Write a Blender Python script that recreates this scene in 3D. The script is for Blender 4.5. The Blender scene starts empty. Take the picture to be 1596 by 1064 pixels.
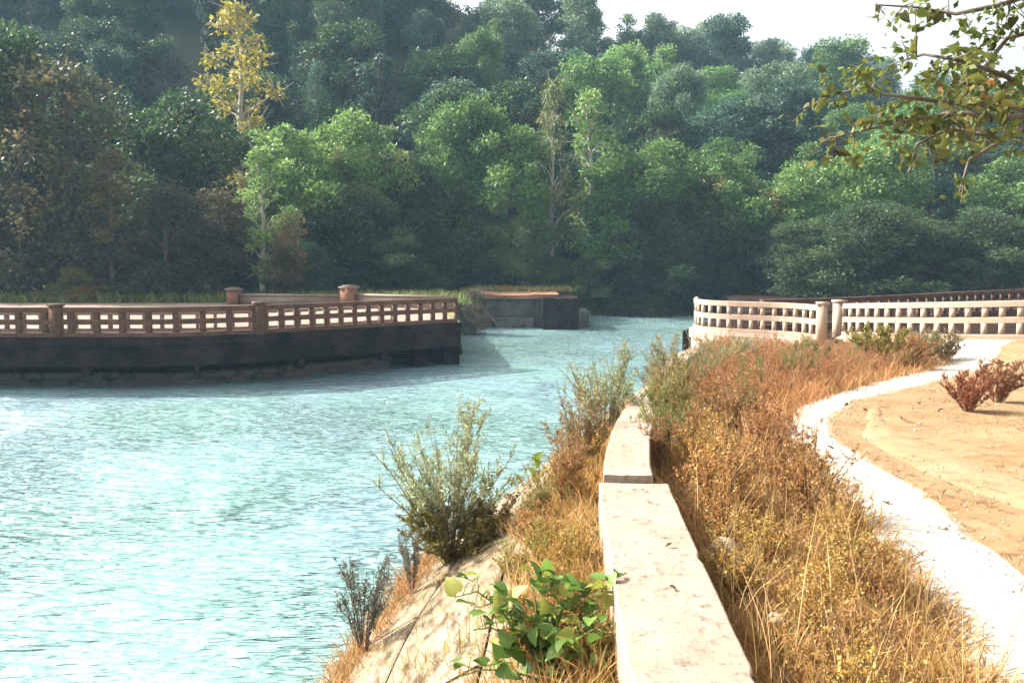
import bpy, math, random
import numpy as np
from mathutils import Vector

# ------------------------------------------------------------------ camera, sky, sun, exposure
SC = bpy.context.scene
COL = SC.collection
F = 1400.0                       # focal length in photo pixels (photo 1596 x 1064)
PITCH = math.atan(132.0 / F)     # horizon at photo row 400
EYE = 1.75
cam_d = bpy.data.cameras.new('camera'); cam = bpy.data.objects.new('camera', cam_d); COL.objects.link(cam)
cam.location = (0, 0, EYE); cam.rotation_euler = (math.pi / 2 - PITCH, 0, 0)
cam_d.sensor_width = 36; cam_d.lens = 36 * F / 1596; cam_d.clip_start = 0.05; cam_d.clip_end = 6000
SC.camera = cam

SUN_AZ_VEC = (-0.91, 0.41)       # horizontal direction towards the sun (front left)
SUN_EL = math.radians(36)
world = bpy.data.worlds.new('World'); SC.world = world; world.use_nodes = True
wn = world.node_tree.nodes; wl = world.node_tree.links
sky = wn.new('ShaderNodeTexSky'); sky.sky_type = 'NISHITA'; sky.sun_disc = False
sky.sun_elevation = SUN_EL; sky.sun_rotation = math.atan2(SUN_AZ_VEC[0], SUN_AZ_VEC[1])
sky.air_density = 1.0; sky.dust_density = 9.0; sky.ozone_density = 1.0; sky.altitude = 300
wn['Background'].inputs['Strength'].default_value = 0.15
hsv = wn.new('ShaderNodeHueSaturation'); hsv.inputs['Saturation'].default_value = .09   # milky, hazy sky
wl.new(sky.outputs[0], hsv.inputs['Color']); wl.new(hsv.outputs[0], wn['Background'].inputs[0])
sun_d = bpy.data.lights.new('sun', 'SUN'); sun_d.energy = 5.0; sun_d.angle = math.radians(0.6); sun_d.color = (1.0, 0.93, 0.82)
sun = bpy.data.objects.new('sun', sun_d); COL.objects.link(sun)
sv = Vector((SUN_AZ_VEC[0] * math.cos(SUN_EL), SUN_AZ_VEC[1] * math.cos(SUN_EL), math.sin(SUN_EL)))
sun.rotation_euler = sv.to_track_quat('Z', 'Y').to_euler(); sun.location = (-30, 10, 40)
SC.view_settings.view_transform = 'Standard'; SC.view_settings.look = 'None'
SC.view_settings.exposure = 1.42; SC.view_settings.gamma = 1.0; SC.view_settings.use_curve_mapping = False
SC.cycles.use_denoising = True
SC.cycles.max_bounces = 6; SC.cycles.transparent_max_bounces = 8; SC.cycles.volume_bounces = 1
SC.cycles.sample_clamp_indirect = 6

rng = np.random.default_rng(7)
random.seed(7)

# ------------------------------------------------------------------ helpers
def ray(px, py):
    c, s = math.cos(PITCH), math.sin(PITCH)
    a, b = px - 798.0, 532.0 - py
    return np.array([a, F * c + b * s, -F * s + b * c])
def at_y(px, py, Y):
    d = ray(px, py); t = Y / d[1]
    return np.array([0, 0, EYE]) + d * t
def at_z(px, py, z):
    d = ray(px, py); t = (z - EYE) / d[2]
    return np.array([0, 0, EYE]) + d * t

def link(o, parent=None):
    COL.objects.link(o)
    if parent is not None: o.parent = parent
    return o
def tag(o, label=None, cat=None, group=None, kind=None):
    if label: o['label'] = label
    if cat: o['category'] = cat
    if group: o['group'] = group
    if kind: o['kind'] = kind
    return o
def thing(name, label, cat, loc=(0, 0, 0), rz=0.0, group=None, scale=None):
    o = bpy.data.objects.new(name, None); o.empty_display_size = 0.2
    o.location = loc; o.rotation_euler = (0, 0, rz)
    if scale is not None: o.scale = scale
    link(o); return tag(o, label, cat, group)
def obj(name, me, parent=None, loc=None, rot=None, color=None):
    o = bpy.data.objects.new(name, me); link(o, parent)
    if loc is not None: o.location = loc
    if rot is not None: o.rotation_euler = rot
    if color is not None: o.color = (*color, 1)
    return o

def make_mesh(name, V, Fq, mat, attr=None, smooth=False):
    """V (n,3), Fq list/array of quads or a python list of mixed faces."""
    me = bpy.data.meshes.new(name)
    if isinstance(Fq, np.ndarray):
        n, m = len(V), len(Fq); k = Fq.shape[1]
        me.vertices.add(n); me.vertices.foreach_set('co', np.asarray(V, np.float32).ravel())
        me.loops.add(m * k); me.loops.foreach_set('vertex_index', Fq.astype(np.int32).ravel())
        me.polygons.add(m); me.polygons.foreach_set('loop_start', np.arange(0, m * k, k, dtype=np.int32))
        me.update(calc_edges=True)
    else:
        me.from_pydata([tuple(v) for v in V], [], [tuple(f) for f in Fq]); me.update()
    if attr is not None:
        a = me.attributes.new('lv', 'FLOAT', 'FACE'); a.data.foreach_set('value', np.asarray(attr, np.float32))
    if smooth: me.polygons.foreach_set('use_smooth', np.ones(len(me.polygons), bool))
    if mat is not None: me.materials.append(mat)
    return me

class QB:
    """collects quads"""
    def __init__(s): s.V = []; s.F = []; s.A = []; s.n = 0
    def add(s, V, Fq, a=0.5):
        V = np.asarray(V, float); Fq = np.asarray(Fq, int)
        s.V.append(V); s.F.append(Fq + s.n); s.n += len(V)
        s.A.append(np.broadcast_to(np.asarray(a, float), (len(Fq),)).copy())
    def mesh(s, name, mat, smooth=False):
        return make_mesh(name, np.concatenate(s.V), np.concatenate(s.F), mat, np.concatenate(s.A), smooth)
    def box(s, c, size, rz=0.0, a=0.5):
        x, y, z = [v / 2 for v in size]
        P = np.array([[-x,-y,-z],[x,-y,-z],[x,y,-z],[-x,y,-z],[-x,-y,z],[x,-y,z],[x,y,z],[-x,y,z]])
        cr, sr = math.cos(rz), math.sin(rz)
        P = np.stack([P[:,0]*cr-P[:,1]*sr, P[:,0]*sr+P[:,1]*cr, P[:,2]], 1) + np.array(c)
        s.add(P, [[0,3,2,1],[4,5,6,7],[0,1,5,4],[1,2,6,5],[2,3,7,6],[3,0,4,7]], a)
    def tube(s, pts, rad, sides=5, a=0.5):
        pts = np.asarray(pts, float); n = len(pts); rad = np.broadcast_to(np.asarray(rad, float), (n,))
        T = np.gradient(pts, axis=0); T /= np.linalg.norm(T, axis=1, keepdims=True) + 1e-9
        ref = np.where(np.abs(T[:, 2:3]) > 0.9, np.array([[1., 0, 0]]), np.array([[0, 0, 1.]]))
        U = np.cross(T, ref); U /= np.linalg.norm(U, axis=1, keepdims=True) + 1e-9
        W = np.cross(T, U)
        ang = np.arange(sides) * 2 * math.pi / sides
        V = (pts[:, None] + rad[:, None, None] * (np.cos(ang)[None, :, None] * U[:, None] + np.sin(ang)[None, :, None] * W[:, None])).reshape(-1, 3)
        i = np.arange(n - 1)[:, None] * sides; j = np.arange(sides)[None]; k = (j + 1) % sides
        s.add(V, np.stack([i + j, i + k, i + sides + k, i + sides + j], -1).reshape(-1, 4), a)
    def leaves(s, C, D, L, Wd, a, fold=0.0):
        """diamond leaves: base C, direction D, length L, width Wd, random roll"""
        C = np.asarray(C, float); n = len(C)
        D = D / (np.linalg.norm(D, axis=1, keepdims=True) + 1e-9)
        R = rng.normal(size=(n, 3)); S = np.cross(D, R); S /= np.linalg.norm(S, axis=1, keepdims=True) + 1e-9
        N = np.cross(D, S)
        L = np.broadcast_to(L, (n,))[:, None]; Wd = np.broadcast_to(Wd, (n,))[:, None]
        mid = C + D * L * 0.45
        V = np.stack([C, mid + S * Wd / 2 + N * fold * Wd, C + D * L, mid - S * Wd / 2 + N * fold * Wd], 1).reshape(-1, 3)
        s.add(V, np.arange(4 * n).reshape(n, 4), a)

def loft(sections, closed=False, caps=True):
    """sections (n,k,3) -> V, faces (quads + ngon caps)"""
    S = np.asarray(sections, float); n, k, _ = S.shape
    V = S.reshape(-1, 3); Fs = []
    kk = k if closed else k - 1
    for i in range(n - 1):
        for j in range(kk):
            a, b = i * k + j, i * k + (j + 1) % k
            Fs.append((a, b, b + k, a + k))
    if closed and caps:
        Fs.append(tuple(range(k - 1, -1, -1))); Fs.append(tuple((n - 1) * k + j for j in range(k)))
    return V, Fs

def herm(xs, ys):
    """smooth 1-D interpolation through control points"""
    xs = np.asarray(xs, float); ys = np.asarray(ys, float); m = np.gradient(ys, xs)
    def f(x):
        x = np.clip(np.asarray(x, float), xs[0], xs[-1]); i = np.clip(np.searchsorted(xs, x) - 1, 0, len(xs) - 2)
        h = xs[i + 1] - xs[i]; t = (x - xs[i]) / h
        return ((2*t**3-3*t**2+1)*ys[i] + (t**3-2*t**2+t)*h*m[i] + (-2*t**3+3*t**2)*ys[i+1] + (t**3-t**2)*h*m[i+1])
    return f
def sstep(a, b, x):
    t = np.clip((np.asarray(x, float) - a) / (b - a), 0, 1); return t * t * (3 - 2 * t)
def wob(x, y, s=1.0, seed=0):
    return (np.sin(x*1.3*s+seed)+np.sin(y*1.7*s+seed*2.1)+np.sin((x+y)*0.9*s+seed*.7)+np.sin((x-y*1.4)*2.1*s+seed*1.3)*.6)/3.6
def curve_pts(P, step):
    """resample a smooth curve through P (n,2) at equal arc length -> pts, tangents"""
    P = np.asarray(P, float); t = np.concatenate([[0], np.cumsum(np.linalg.norm(np.diff(P, axis=0), axis=1))])
    fx, fy = herm(t, P[:, 0]), herm(t, P[:, 1]); tt = np.linspace(0, t[-1], 800)
    Q = np.stack([fx(tt), fy(tt)], 1); L = np.concatenate([[0], np.cumsum(np.linalg.norm(np.diff(Q, axis=0), axis=1))])
    n = max(2, int(round(L[-1] / step)) + 1); s = np.linspace(0, L[-1], n)
    R = np.stack([np.interp(s, L, Q[:, 0]), np.interp(s, L, Q[:, 1])], 1)
    T = np.gradient(R, axis=0); T /= np.linalg.norm(T, axis=1, keepdims=True)
    return R, T

# ------------------------------------------------------------------ materials
def new_mat(name):
    m = bpy.data.materials.new(name); m.use_nodes = True
    nt = m.node_tree; return m, nt, nt.nodes, nt.links, nt.nodes['Principled BSDF']
def noise_mix(nt, scale, ca, cb, lo=0.35, hi=0.65, detail=6, coords='Object', vec_scale=(1, 1, 1), rough=0.6):
    n, l = nt.nodes, nt.links
    tc = n.new('ShaderNodeTexCoord'); mp = n.new('ShaderNodeMapping'); mp.inputs['Scale'].default_value = vec_scale
    tx = n.new('ShaderNodeTexNoise'); tx.inputs['Scale'].default_value = scale; tx.inputs['Detail'].default_value = detail; tx.inputs['Roughness'].default_value = rough
    l.new(tc.outputs[coords], mp.inputs[0]); l.new(mp.outputs[0], tx.inputs['Vector'])
    mr = n.new('ShaderNodeMapRange'); mr.inputs[1].default_value = lo; mr.inputs[2].default_value = hi
    l.new(tx.outputs['Fac'], mr.inputs[0])
    mx = n.new('ShaderNodeMix'); mx.data_type = 'RGBA'
    for sock, c in ((mx.inputs[6], ca), (mx.inputs[7], cb)):
        if isinstance(c, tuple): sock.default_value = (*c, 1)
        else: l.new(c, sock)
    l.new(mr.outputs[0], mx.inputs[0])
    return mx.outputs[2], tx.outputs['Fac']
def add_bump(nt, fac, dist, strength=1.0, prev=None):
    b = nt.nodes.new('ShaderNodeBump'); b.inputs['Distance'].default_value = dist; b.inputs['Strength'].default_value = strength
    nt.links.new(fac, b.inputs['Height'])
    if prev is not None: nt.links.new(prev, b.inputs['Normal'])
    return b.outputs[0]

def surf_mat(name, c1, c2, scale=3.0, c3=None, scale3=25.0, rough=0.9, bump=0.004, coords='Object', vs=(1, 1, 1), lo3=.55, hi3=.75):
    m, nt, n, l, p = new_mat(name)
    col, f = noise_mix(nt, scale, c1, c2, coords=coords, vec_scale=vs)
    col2, f2 = noise_mix(nt, scale3, col, c3 if c3 else c2, lo3, hi3, coords=coords, vec_scale=vs)
    l.new(col2, p.inputs['Base Color']); p.inputs['Roughness'].default_value = rough; p.inputs['Specular IOR Level'].default_value = 0.25
    _, fb = noise_mix(nt, scale3 * 2.2, (0, 0, 0), (1, 1, 1), coords=coords)
    l.new(add_bump(nt, fb, bump * .5, 1, add_bump(nt, f2, bump)), p.inputs['Normal'])
    return m

def leaf_mat(name, trans=0.35, rough=0.55, spec=0.3, patch=None, var=0.9):
    """foliage: object colour x per-leaf variation, partly translucent"""
    m, nt, n, l, p = new_mat(name)
    oi = n.new('ShaderNodeObjectInfo'); at = n.new('ShaderNodeAttribute'); at.attribute_name = 'lv'
    base = oi.outputs['Color']
    if patch:
        base, _ = noise_mix(nt, patch[1], base, patch[0], patch[2], patch[3], detail=2)
    mr = n.new('ShaderNodeMapRange'); mr.inputs[3].default_value = 1 - var * .55; mr.inputs[4].default_value = 1 + var * .7
    l.new(at.outputs['Fac'], mr.inputs[0])
    mul = n.new('ShaderNodeMix'); mul.data_type = 'RGBA'; mul.blend_type = 'MULTIPLY'; mul.inputs[0].default_value = 1
    l.new(base, mul.inputs[6]); l.new(mr.outputs[0], mul.inputs[7])
    hs = n.new('ShaderNodeHueSaturation')
    hr = n.new('ShaderNodeMapRange'); hr.inputs[3].default_value = .515; hr.inputs[4].default_value = .475
    l.new(at.outputs['Fac'], hr.inputs[0]); l.new(hr.outputs[0], hs.inputs['Hue'])
    l.new(mul.outputs[2], hs.inputs['Color'])
    l.new(hs.outputs[0], p.inputs['Base Color']); p.inputs['Roughness'].default_value = rough; p.inputs['Specular IOR Level'].default_value = spec
    tr = n.new('ShaderNodeBsdfTranslucent'); l.new(hs.outputs[0], tr.inputs['Color'])
    ms = n.new('ShaderNodeMixShader'); ms.inputs[0].default_value = trans
    l.new(p.outputs[0], ms.inputs[1]); l.new(tr.outputs[0], ms.inputs[2])
    l.new(ms.outputs[0], n['Material Output'].inputs['Surface'])
    return m

M = {}
M['conc'] = surf_mat('pale_concrete', (.26, .19, .14), (.33, .255, .195), 2.4, (.10, .07, .052), 18, bump=.008, lo3=.54, hi3=.74)
M['lining'] = surf_mat('lining_concrete', (.17, .125, .07), (.27, .21, .15), 1.9, (.065, .042, .02), 10, bump=.03, lo3=.48, hi3=.64, vs=(1, .35, 1))
M['rail_lit'] = surf_mat('sunlit_concrete', (.36, .28, .21), (.37, .26, .195), .8, (.34, .22, .15), 9, bump=.004, lo3=.62, hi3=.8)  # pale copy of the balustrade concrete, colour chosen for the sunlit side
M['dark_conc'] = surf_mat('stained_shaded_concrete', (.012, .010, .010), (.036, .028, .025), 1.1, (.006, .005, .006), 5, bump=.01)  # near black: stains, with the shade of these faces put into the colour
M['rail_dark'] = surf_mat('shaded_rail', (.095, .045, .030), (.15, .08, .05), 2.0, (.035, .017, .013), 9, bump=.004)  # dark copy of the balustrade concrete with shade put into the colour
M['ledge'] = surf_mat('algae_concrete', (.12, .11, .095), (.17, .155, .13), .7, (.04, .07, .055), 2.2, bump=.01, lo3=.5, hi3=.62)
M['deck'] = surf_mat('deck_surface', (.20, .145, .11), (.26, .20, .16), .6, (.13, .09, .06), 6, bump=.004)
M['asphalt'] = surf_mat('dark_road', (.022, .014, .011), (.035, .022, .018), .8, (.012, .009, .008), 6)
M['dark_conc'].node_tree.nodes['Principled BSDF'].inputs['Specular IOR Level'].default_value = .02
M['asphalt'].node_tree.nodes['Principled BSDF'].inputs['Specular IOR Level'].default_value = 0
M['pillar'] = surf_mat('red_concrete', (.22, .10, .06), (.29, .155, .10), 2, (.12, .055, .03), 8)
M['ruin'] = surf_mat('ruin_concrete', (.075, .085, .075), (.15, .145, .13), .5, (.035, .045, .045), 2.5, bump=.03)
M['ruin_top'] = surf_mat('ruin_top', (.29, .13, .08), (.24, .14, .075), .6, (.18, .15, .06), 3)
M['ground'] = surf_mat('dry_ground', (.205, .12, .052), (.275, .18, .092), 1.3, (.11, .058, .024), 7, bump=.01, coords='Object', lo3=.5, hi3=.75)
M['path'] = surf_mat('trodden_path', (.40, .35, .29), (.48, .43, .37), 1.5, (.22, .165, .105), 18, bump=.006, lo3=.6, hi3=.85)
M['track'] = surf_mat('sandy_track', (.32, .25, .17), (.24, .16, .09), 2.6, (.46, .27, .12), 9, bump=.008)
M['sand'] = surf_mat('pale_sand', (.285, .20, .115), (.235, .15, .072), 2.2, (.17, .10, .045), 8, bump=.01)
M['bankground'] = surf_mat('bank_ground', (.10, .13, .035), (.17, .15, .05), .3, (.06, .07, .02), 2.0, bump=.03)
M['hill'] = surf_mat('hill_ground', (.025, .04, .018), (.045, .05, .02), .1, (.02, .025, .01), .8, bump=.05)
M['stone'] = surf_mat('stone', (.55, .47, .38), (.40, .32, .24), 6, (.2, .15, .1), 30)
M['bark'] = surf_mat('bark', (.10, .075, .055), (.16, .13, .10), 3, (.05, .035, .025), 10, bump=.02, vs=(1, 1, .2))
M['bark_pale'] = surf_mat('pale_bark', (.34, .30, .23), (.46, .42, .34), 1.2, (.16, .13, .09), 5, bump=.02, vs=(1, 1, .3))
M['leaf'] = leaf_mat('tree_leaf', trans=.42)
M['leaf_mix'] = leaf_mat('tree_leaf_patchy', patch=((.28, .21, .09), .35, .56, .66))
M['leaf_near'] = leaf_mat('near_leaf', trans=.35, rough=.65, spec=.25, patch=((.26, .14, .035), 1.6, .66, .76))
M['weed'] = leaf_mat('weed_leaf', trans=.3, var=1.0)
M['weed_mix'] = leaf_mat('weed_leaf_mixed', trans=.3, var=1.0, patch=((.38, .22, .065), 1.6, .45, .62))
M['stem'] = leaf_mat('stem', trans=.05, var=.6)
M['creeper'] = leaf_mat('creeper_leaf', trans=.35, rough=.5, spec=.3)

# water: pale silty canal, rippled
def water_mat():
    m, nt, n, l, p = new_mat('canal_water')
    col, _ = noise_mix(nt, .12, (.225, .395, .365), (.24, .38, .42), .4, .6, coords='Object')
    l.new(col, p.inputs['Base Color']); p.inputs['Roughness'].default_value = .07; p.inputs['IOR'].default_value = 1.55
    tc = n.new('ShaderNodeTexCoord')
    gust = n.new('ShaderNodeTexNoise'); gust.inputs['Scale'].default_value = .16; gust.inputs['Detail'].default_value = 2; l.new(tc.outputs['Object'], gust.inputs['Vector'])
    gr = n.new('ShaderNodeMapRange'); gr.inputs[1].default_value = .35; gr.inputs[2].default_value = .65; gr.inputs[3].default_value = .45; gr.inputs[4].default_value = 1.0; l.new(gust.outputs['Fac'], gr.inputs[0])
    nrm = None
    for sc, vs, dist, det, dis, rot in ((.45, (1, 2.6, 1), .70, 2, .4, -6), (1.3, (1, 4.6, 1), .80, 2, .5, -9), (3.8, (1, 4.0, 1), .16, 3, .4, -5)):
        mp = n.new('ShaderNodeMapping'); mp.inputs['Scale'].default_value = vs; mp.inputs['Rotation'].default_value = (0, 0, math.radians(rot))
        tx = n.new('ShaderNodeTexNoise'); tx.inputs['Scale'].default_value = sc; tx.inputs['Detail'].default_value = det; tx.inputs['Distortion'].default_value = dis
        l.new(tc.outputs['Object'], mp.inputs[0]); l.new(mp.outputs[0], tx.inputs['Vector'])
        b = n.new('ShaderNodeBump'); b.inputs['Distance'].default_value = dist; l.new(gr.outputs[0], b.inputs['Strength']); l.new(tx.outputs['Fac'], b.inputs['Height'])
        if nrm is not None: l.new(nrm, b.inputs['Normal'])
        nrm = b.outputs[0]
    l.new(nrm, p.inputs['Normal'])
    return m
M['water'] = water_mat()

# ------------------------------------------------------------------ setting
WATER_Z = -2.75
def sheet(name, X, Y, Z, mat, smooth=True, kind='structure'):
    ny, nx = X.shape
    V = np.stack([X, Y, Z], -1).reshape(-1, 3)
    i = (np.arange(ny - 1)[:, None] * nx + np.arange(nx - 1)[None]).ravel()
    o = obj(name, make_mesh(name, V, np.stack([i, i + 1, i + nx + 1, i + nx], 1), mat, None, smooth))
    tag(o, kind=kind); return o

# wall line along the right bank (left top edge of the parapet): x(y), top z(y)
wy = [-14, -3, 2, 5.3, 5.92, 7.3, 10, 13, 17, 23, 27, 30.6]
WX = herm(wy, [-.35, .085, .36, .545, .585, .78, 1.34, 2.05, 3.0, 4.7, 5.75, 6.55])
WZ = herm(wy, [.25, .25, .25, .25, .25, .24, .15, .0, -.2, -.55, -.72, -.8])
AP = herm([-14, 3, 6, 8, 11, 17, 24, 30.6], [1.9, 1.9, 1.8, 1.65, 1.2, .85, .6, .4])   # width of the sloped apron
WALLW = .46
A_P = [(7.0, 34.0), (6.7, 32.7), (6.75, 31.7), (7.3, 30.85), (8.1, 30.25), (8.9, 29.65), (9.4, 28.9), (9.6, 28.1)]
B_P = [(11.4, 30.9), (11.7, 29.6), (12.2, 28.2), (12.9, 26.9), (13.9, 25.7), (15.3, 24.6), (18, 23.2), (24, 21)]
def ground_z(x, y):
    x = np.asarray(x, float); y = np.asarray(y, float)
    g = WZ(np.clip(y, -14, 30.6)) - .30
    z = g + .03 * wob(x, y, .8, 2) + .10 * sstep(6, 14, x) * (1 - sstep(6, 20, y)) + .42 * sstep(9.0, 13, x) * sstep(14, 22, y)
    yb = np.interp(x, [p[0] for p in B_P] + [130], [p[1] for p in B_P] + [0]); ya = np.interp(x, [6.75, 7.3, 8.1, 8.9, 9.4, 9.6], [31.7, 30.85, 30.25, 29.65, 28.9, 28.1])
    behind = np.where(x > 11.4, sstep(-.05, .25, y - yb), np.where((x > 6.7) & (x < 9.7), sstep(-.05, .25, y - ya), np.where(x >= 9.7, sstep(28, 31, y), 0)))
    return z + (-1.3 - z) * behind

# water sheet (ends under the far bank)
gx, gy = np.meshgrid(np.linspace(-140, 110, 40), np.linspace(-15, 80, 30))
o = sheet('water', gx, gy, np.full_like(gx, WATER_Z), M['water']); o['label'] = 'pale turquoise rippled canal water'
# canal bed and base ground far below, out to the horizon
o = sheet('ground', *np.meshgrid(np.linspace(-2500, 2500, 3), np.linspace(-2500, 2500, 3)), np.full((3, 3), -4.2), M['bankground'])

# right bank ground: rows in y, from the wall rightwards
ys = np.concatenate([np.arange(-14, 34, .3)])
us = np.concatenate([np.linspace(0, 14, 57), np.linspace(15, 130, 24)])
yy, uu = np.meshgrid(ys, us, indexing='ij')
xx = WX(np.clip(yy, -14, 30.6)) + WALLW * .7 + uu
zz = ground_z(xx, yy)
o = sheet('bank', xx, yy, zz, M['ground']); o['label'] = 'dry tan bank beside the canal wall'
# bank behind the right abutment towards the trees
def far_shore(x):   # y of the far shoreline
    return 69 + .03 * x + 1.2 * np.sin(x * .21)
def road_z(x, y): return -1.1 + .05 * wob(x, y, .3, 4)
xs = np.linspace(16, 130, 40); ys2 = np.linspace(33.7, 69, 30)
X, Y = np.meshgrid(xs, ys2)
sheet('bank_behind_bridge', X, Y, -1.15 + .1 * wob(X, Y, .3, 1), M['bankground'])

# footpath and side track
def strip(name, P, w, mat, lift):
    R, T = curve_pts(P, .12); N = np.stack([T[:, 1], -T[:, 0]], 1)
    k = 7; S = np.linspace(-1, 1, k)
    wl_ = (np.interp(np.linspace(0, 1, len(R)), np.linspace(0, 1, len(w)), w) / 2)
    e = np.stack([.06 * wob(R[:, 0], R[:, 1], 1.9, 3) + .03 * wob(R[:, 0], R[:, 1], 9, 3), .06 * wob(R[:, 0], R[:, 1], 2.3, 9) + .03 * wob(R[:, 0], R[:, 1], 8, 1)], 1)
    off = S[None] * wl_[:, None] + np.where(S[None] < 0, e[:, :1], e[:, 1:]) * np.abs(S[None])
    X = R[:, :1] + N[:, :1] * off; Y = R[:, 1:] + N[:, 1:] * off
    Z = ground_z(X, Y) + lift - .02 * np.abs(S[None]) ** 4
    sheet(name, X, Y, Z, mat)
    return R
PATH = [(1.9, 0), (2.15, 2.5), (2.5, 4.6), (2.8, 6.3), (2.95, 8), (3.12, 9.3), (3.7, 11), (5.2, 13.4), (7.2, 16), (9.2, 18.6), (11, 21.5), (12.5, 24.3)]
o_path = strip('path', PATH, [.78, .74, .66, .58, .50, .52, .62, .8, .95, 1.1, 1.4, 2.1], M['path'], .022)
strip('path_verge', PATH, [.95, .92, .85, .8, .74, .78, .9, 1.1, 1.3, 1.5, 1.8, 2.6], M['track'], .010)
strip('worn_track', [(4.4, 1.5), (4.2, 4), (3.95, 6), (3.8, 7.6), (4.0, 9.6), (4.7, 11.5)], [.9, .8, .6, .7, .4, .1], M['sand'], .016)

# sloped concrete lining in slabs, lengthwise rows, and the steep face to the water
lin = thing('canal_lining', None, None); tag(lin, kind='structure')
stn = np.concatenate([np.arange(-8, 12, 2.0), np.arange(12, 31, 3.0)])
def nrm_at(y):
    d = (WX(y + .05) - WX(y - .05)) / .1; n = np.array([-1.0, d]) / math.hypot(1, d); return n
def lin_pt(y, s):
    """s 0..1 across the apron, 1..2 down the steep face"""
    n = nrm_at(y); a = AP(y); zt = WZ(y) - .30
    drop = .95 * a / 1.8
    if s <= 1: off, z = s * a, zt - drop * s - .10 * s * s
    else: off, z = a + (s - 1) * .9, (zt - drop - .10) + (s - 1) * (WATER_Z - .6 - (zt - drop - .10))
    w = .012 * math.sin(y * 3.1 + s * 5)
    return np.array([WX(y) + n[0] * off, y + n[1] * off, z + w])
for i in range(len(stn) - 1):
    for r, (s0, s1) in enumerate(((0, .36), (.36, .70), (.70, 1.0), (1.0, 2.0))):
        y0, y1 = stn[i] + (.0 if r % 2 == 0 else .6), stn[i + 1] + (.0 if r % 2 == 0 else .6)
        y1 = min(y1, 30.4)
        if y1 - y0 < .3: continue
        g = .010; secs = []
        rs = rng.uniform(-.012, .012)
        for y in np.linspace(y0 + g, y1 - g, 7):
            q = [lin_pt(y, s0 + (s1 - s0) * t) for t in (.012, .05, .35, .65, .95, .988)]
            top = [p_ + np.array([0, 0, rs + (-.012 if k in (0, 5) else 0)]) for k, p_ in enumerate(q)]
            secs.append(top + [q[5] - np.array([0, 0, .2]), q[0] - np.array([0, 0, .2])])
        V, Fs = loft(secs, closed=True)
        obj('slab', make_mesh('slab', V, Fs, M['lining'], None, False), lin)
# packed earth bed under the slabs so that the joints show dark soil
secs = [[lin_pt(y, s) - np.array([0, 0, .06]) for s in (-.12, 0, .4, .7, 1.0, 1.5, 2.0)] for y in np.linspace(-14, 30.4, 60)]
V, Fs = loft(secs)
obj('soil_bed', make_mesh('soil_bed', V, Fs, M['ground']), lin)

# left bank: land behind the balustraded quay
LQ = [(-60, 30.2), (-40, 30.2), (-24, 30.2), (-15.2, 30.2), (-11.5, 30.4), (-8.9, 31.6), (-5.6, 34.4), (-2.2, 37.3)]
R, T = curve_pts(LQ, .5)
back = herm([-60, -24, -8, -2.2], [74, 74, 72, 70])
rows = np.linspace(0, 1, 40) ** 1.3
X = R[:, :1] - 3.4 * rows[None] * sstep(-12, -2, R[:, :1]); Y = R[:, 1:] + .6 + (back(R[:, :1]) - R[:, 1:]) * rows[None]
Z = np.where(Y < 53.5, -1.02, -1.05 + .10 * wob(X, Y, .35, 5) + .5 * sstep(54, 66, Y))
sheet('left_bank', X, Y, Z, M['bankground'])
# land far left and its edge
X, Y = np.meshgrid(np.linspace(-160, -59.5, 12), np.linspace(31, 74, 12)); sheet('left_bank_far', X, Y, -1.04 + .1 * wob(X, Y, .3, 2), M['bankground'])

# hill with its foot at the far shore
HK = herm([-140, -60, -20, 0, 25, 45, 60, 80, 120], [.80, .76, .66, .535, .41, .37, .30, .16, .08])
def hill_z(x, y):
    fs = far_shore(x); t = np.maximum(y - 76, 0)
    t = np.minimum(t, 78) + np.maximum(t - 78, 0) * .05
    return -1.2 + .6 * sstep(fs, fs + 6, y) + HK(x) * (t - 5 * (1 - np.exp(-t / 5))) + .5 * wob(x, y, .12, 3) * sstep(76, 95, y)
xs = np.linspace(-160, 150, 110); tt = np.concatenate([[0, .25, 1.0], np.linspace(2.5, 190, 70)])
X = np.tile(xs[None], (len(tt), 1)); Y = far_shore(X) + tt[:, None]
Z = hill_z(X, Y); Z[0] = -3.3; Z[1] = -2.72; Z[2] = -2.35
sheet('hill', X, Y, Z, M['hill'])

# ------------------------------------------------------------------ parapet wall along the right bank
wall = thing('parapet_wall', 'low pale concrete parapet wall curving along the canal edge beside the path', 'wall', (0, 0, 0))
crng = random.Random(5)
def coping(y0, y1, dz=0.0, w=WALLW, shift=0.0):
    secs = []
    for y in np.linspace(y0, y1, max(5, int((y1 - y0) / .09))):
        d = (WX(y + .05) - WX(y - .05)) / .1; c = 1 / math.hypot(1, d); t = np.array([d * c, c]); n = np.array([c, -d * c])
        L = np.array([WX(y), y]) + n * shift; zt = WZ(y) + dz; zb = zt - .62
        b = .011; e = .0012 * math.sin(y * 9.1) + crng.uniform(-.0015, .0015) + (crng.uniform(.006, .018) if crng.random() < .07 else 0)
        prof = [(0 + e, zb), (0 + e, zt - b), (b * .4 + e, zt - b * .35), (b + e, zt), (w * .35, zt + .004 * math.sin(y * 4)), (w * .7, zt - .003), (w - b - e, zt), (w - b * .4 - e, zt - b * .35), (w - e, zt - b), (w - e, zb)]
        secs.append([(L[0] + n[0] * u, L[1] + n[1] * u, z) for u, z in prof])
    V, Fs = loft(secs, closed=True)
    obj('coping_block', make_mesh('coping_block', V, Fs, M['conc']), wall)
cuts = [-12, -9, -6, -3, -.4, 5.92, 8.9, 11.9, 14.8, 17.8, 20.8, 23.8, 26.8, 30.3]
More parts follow.
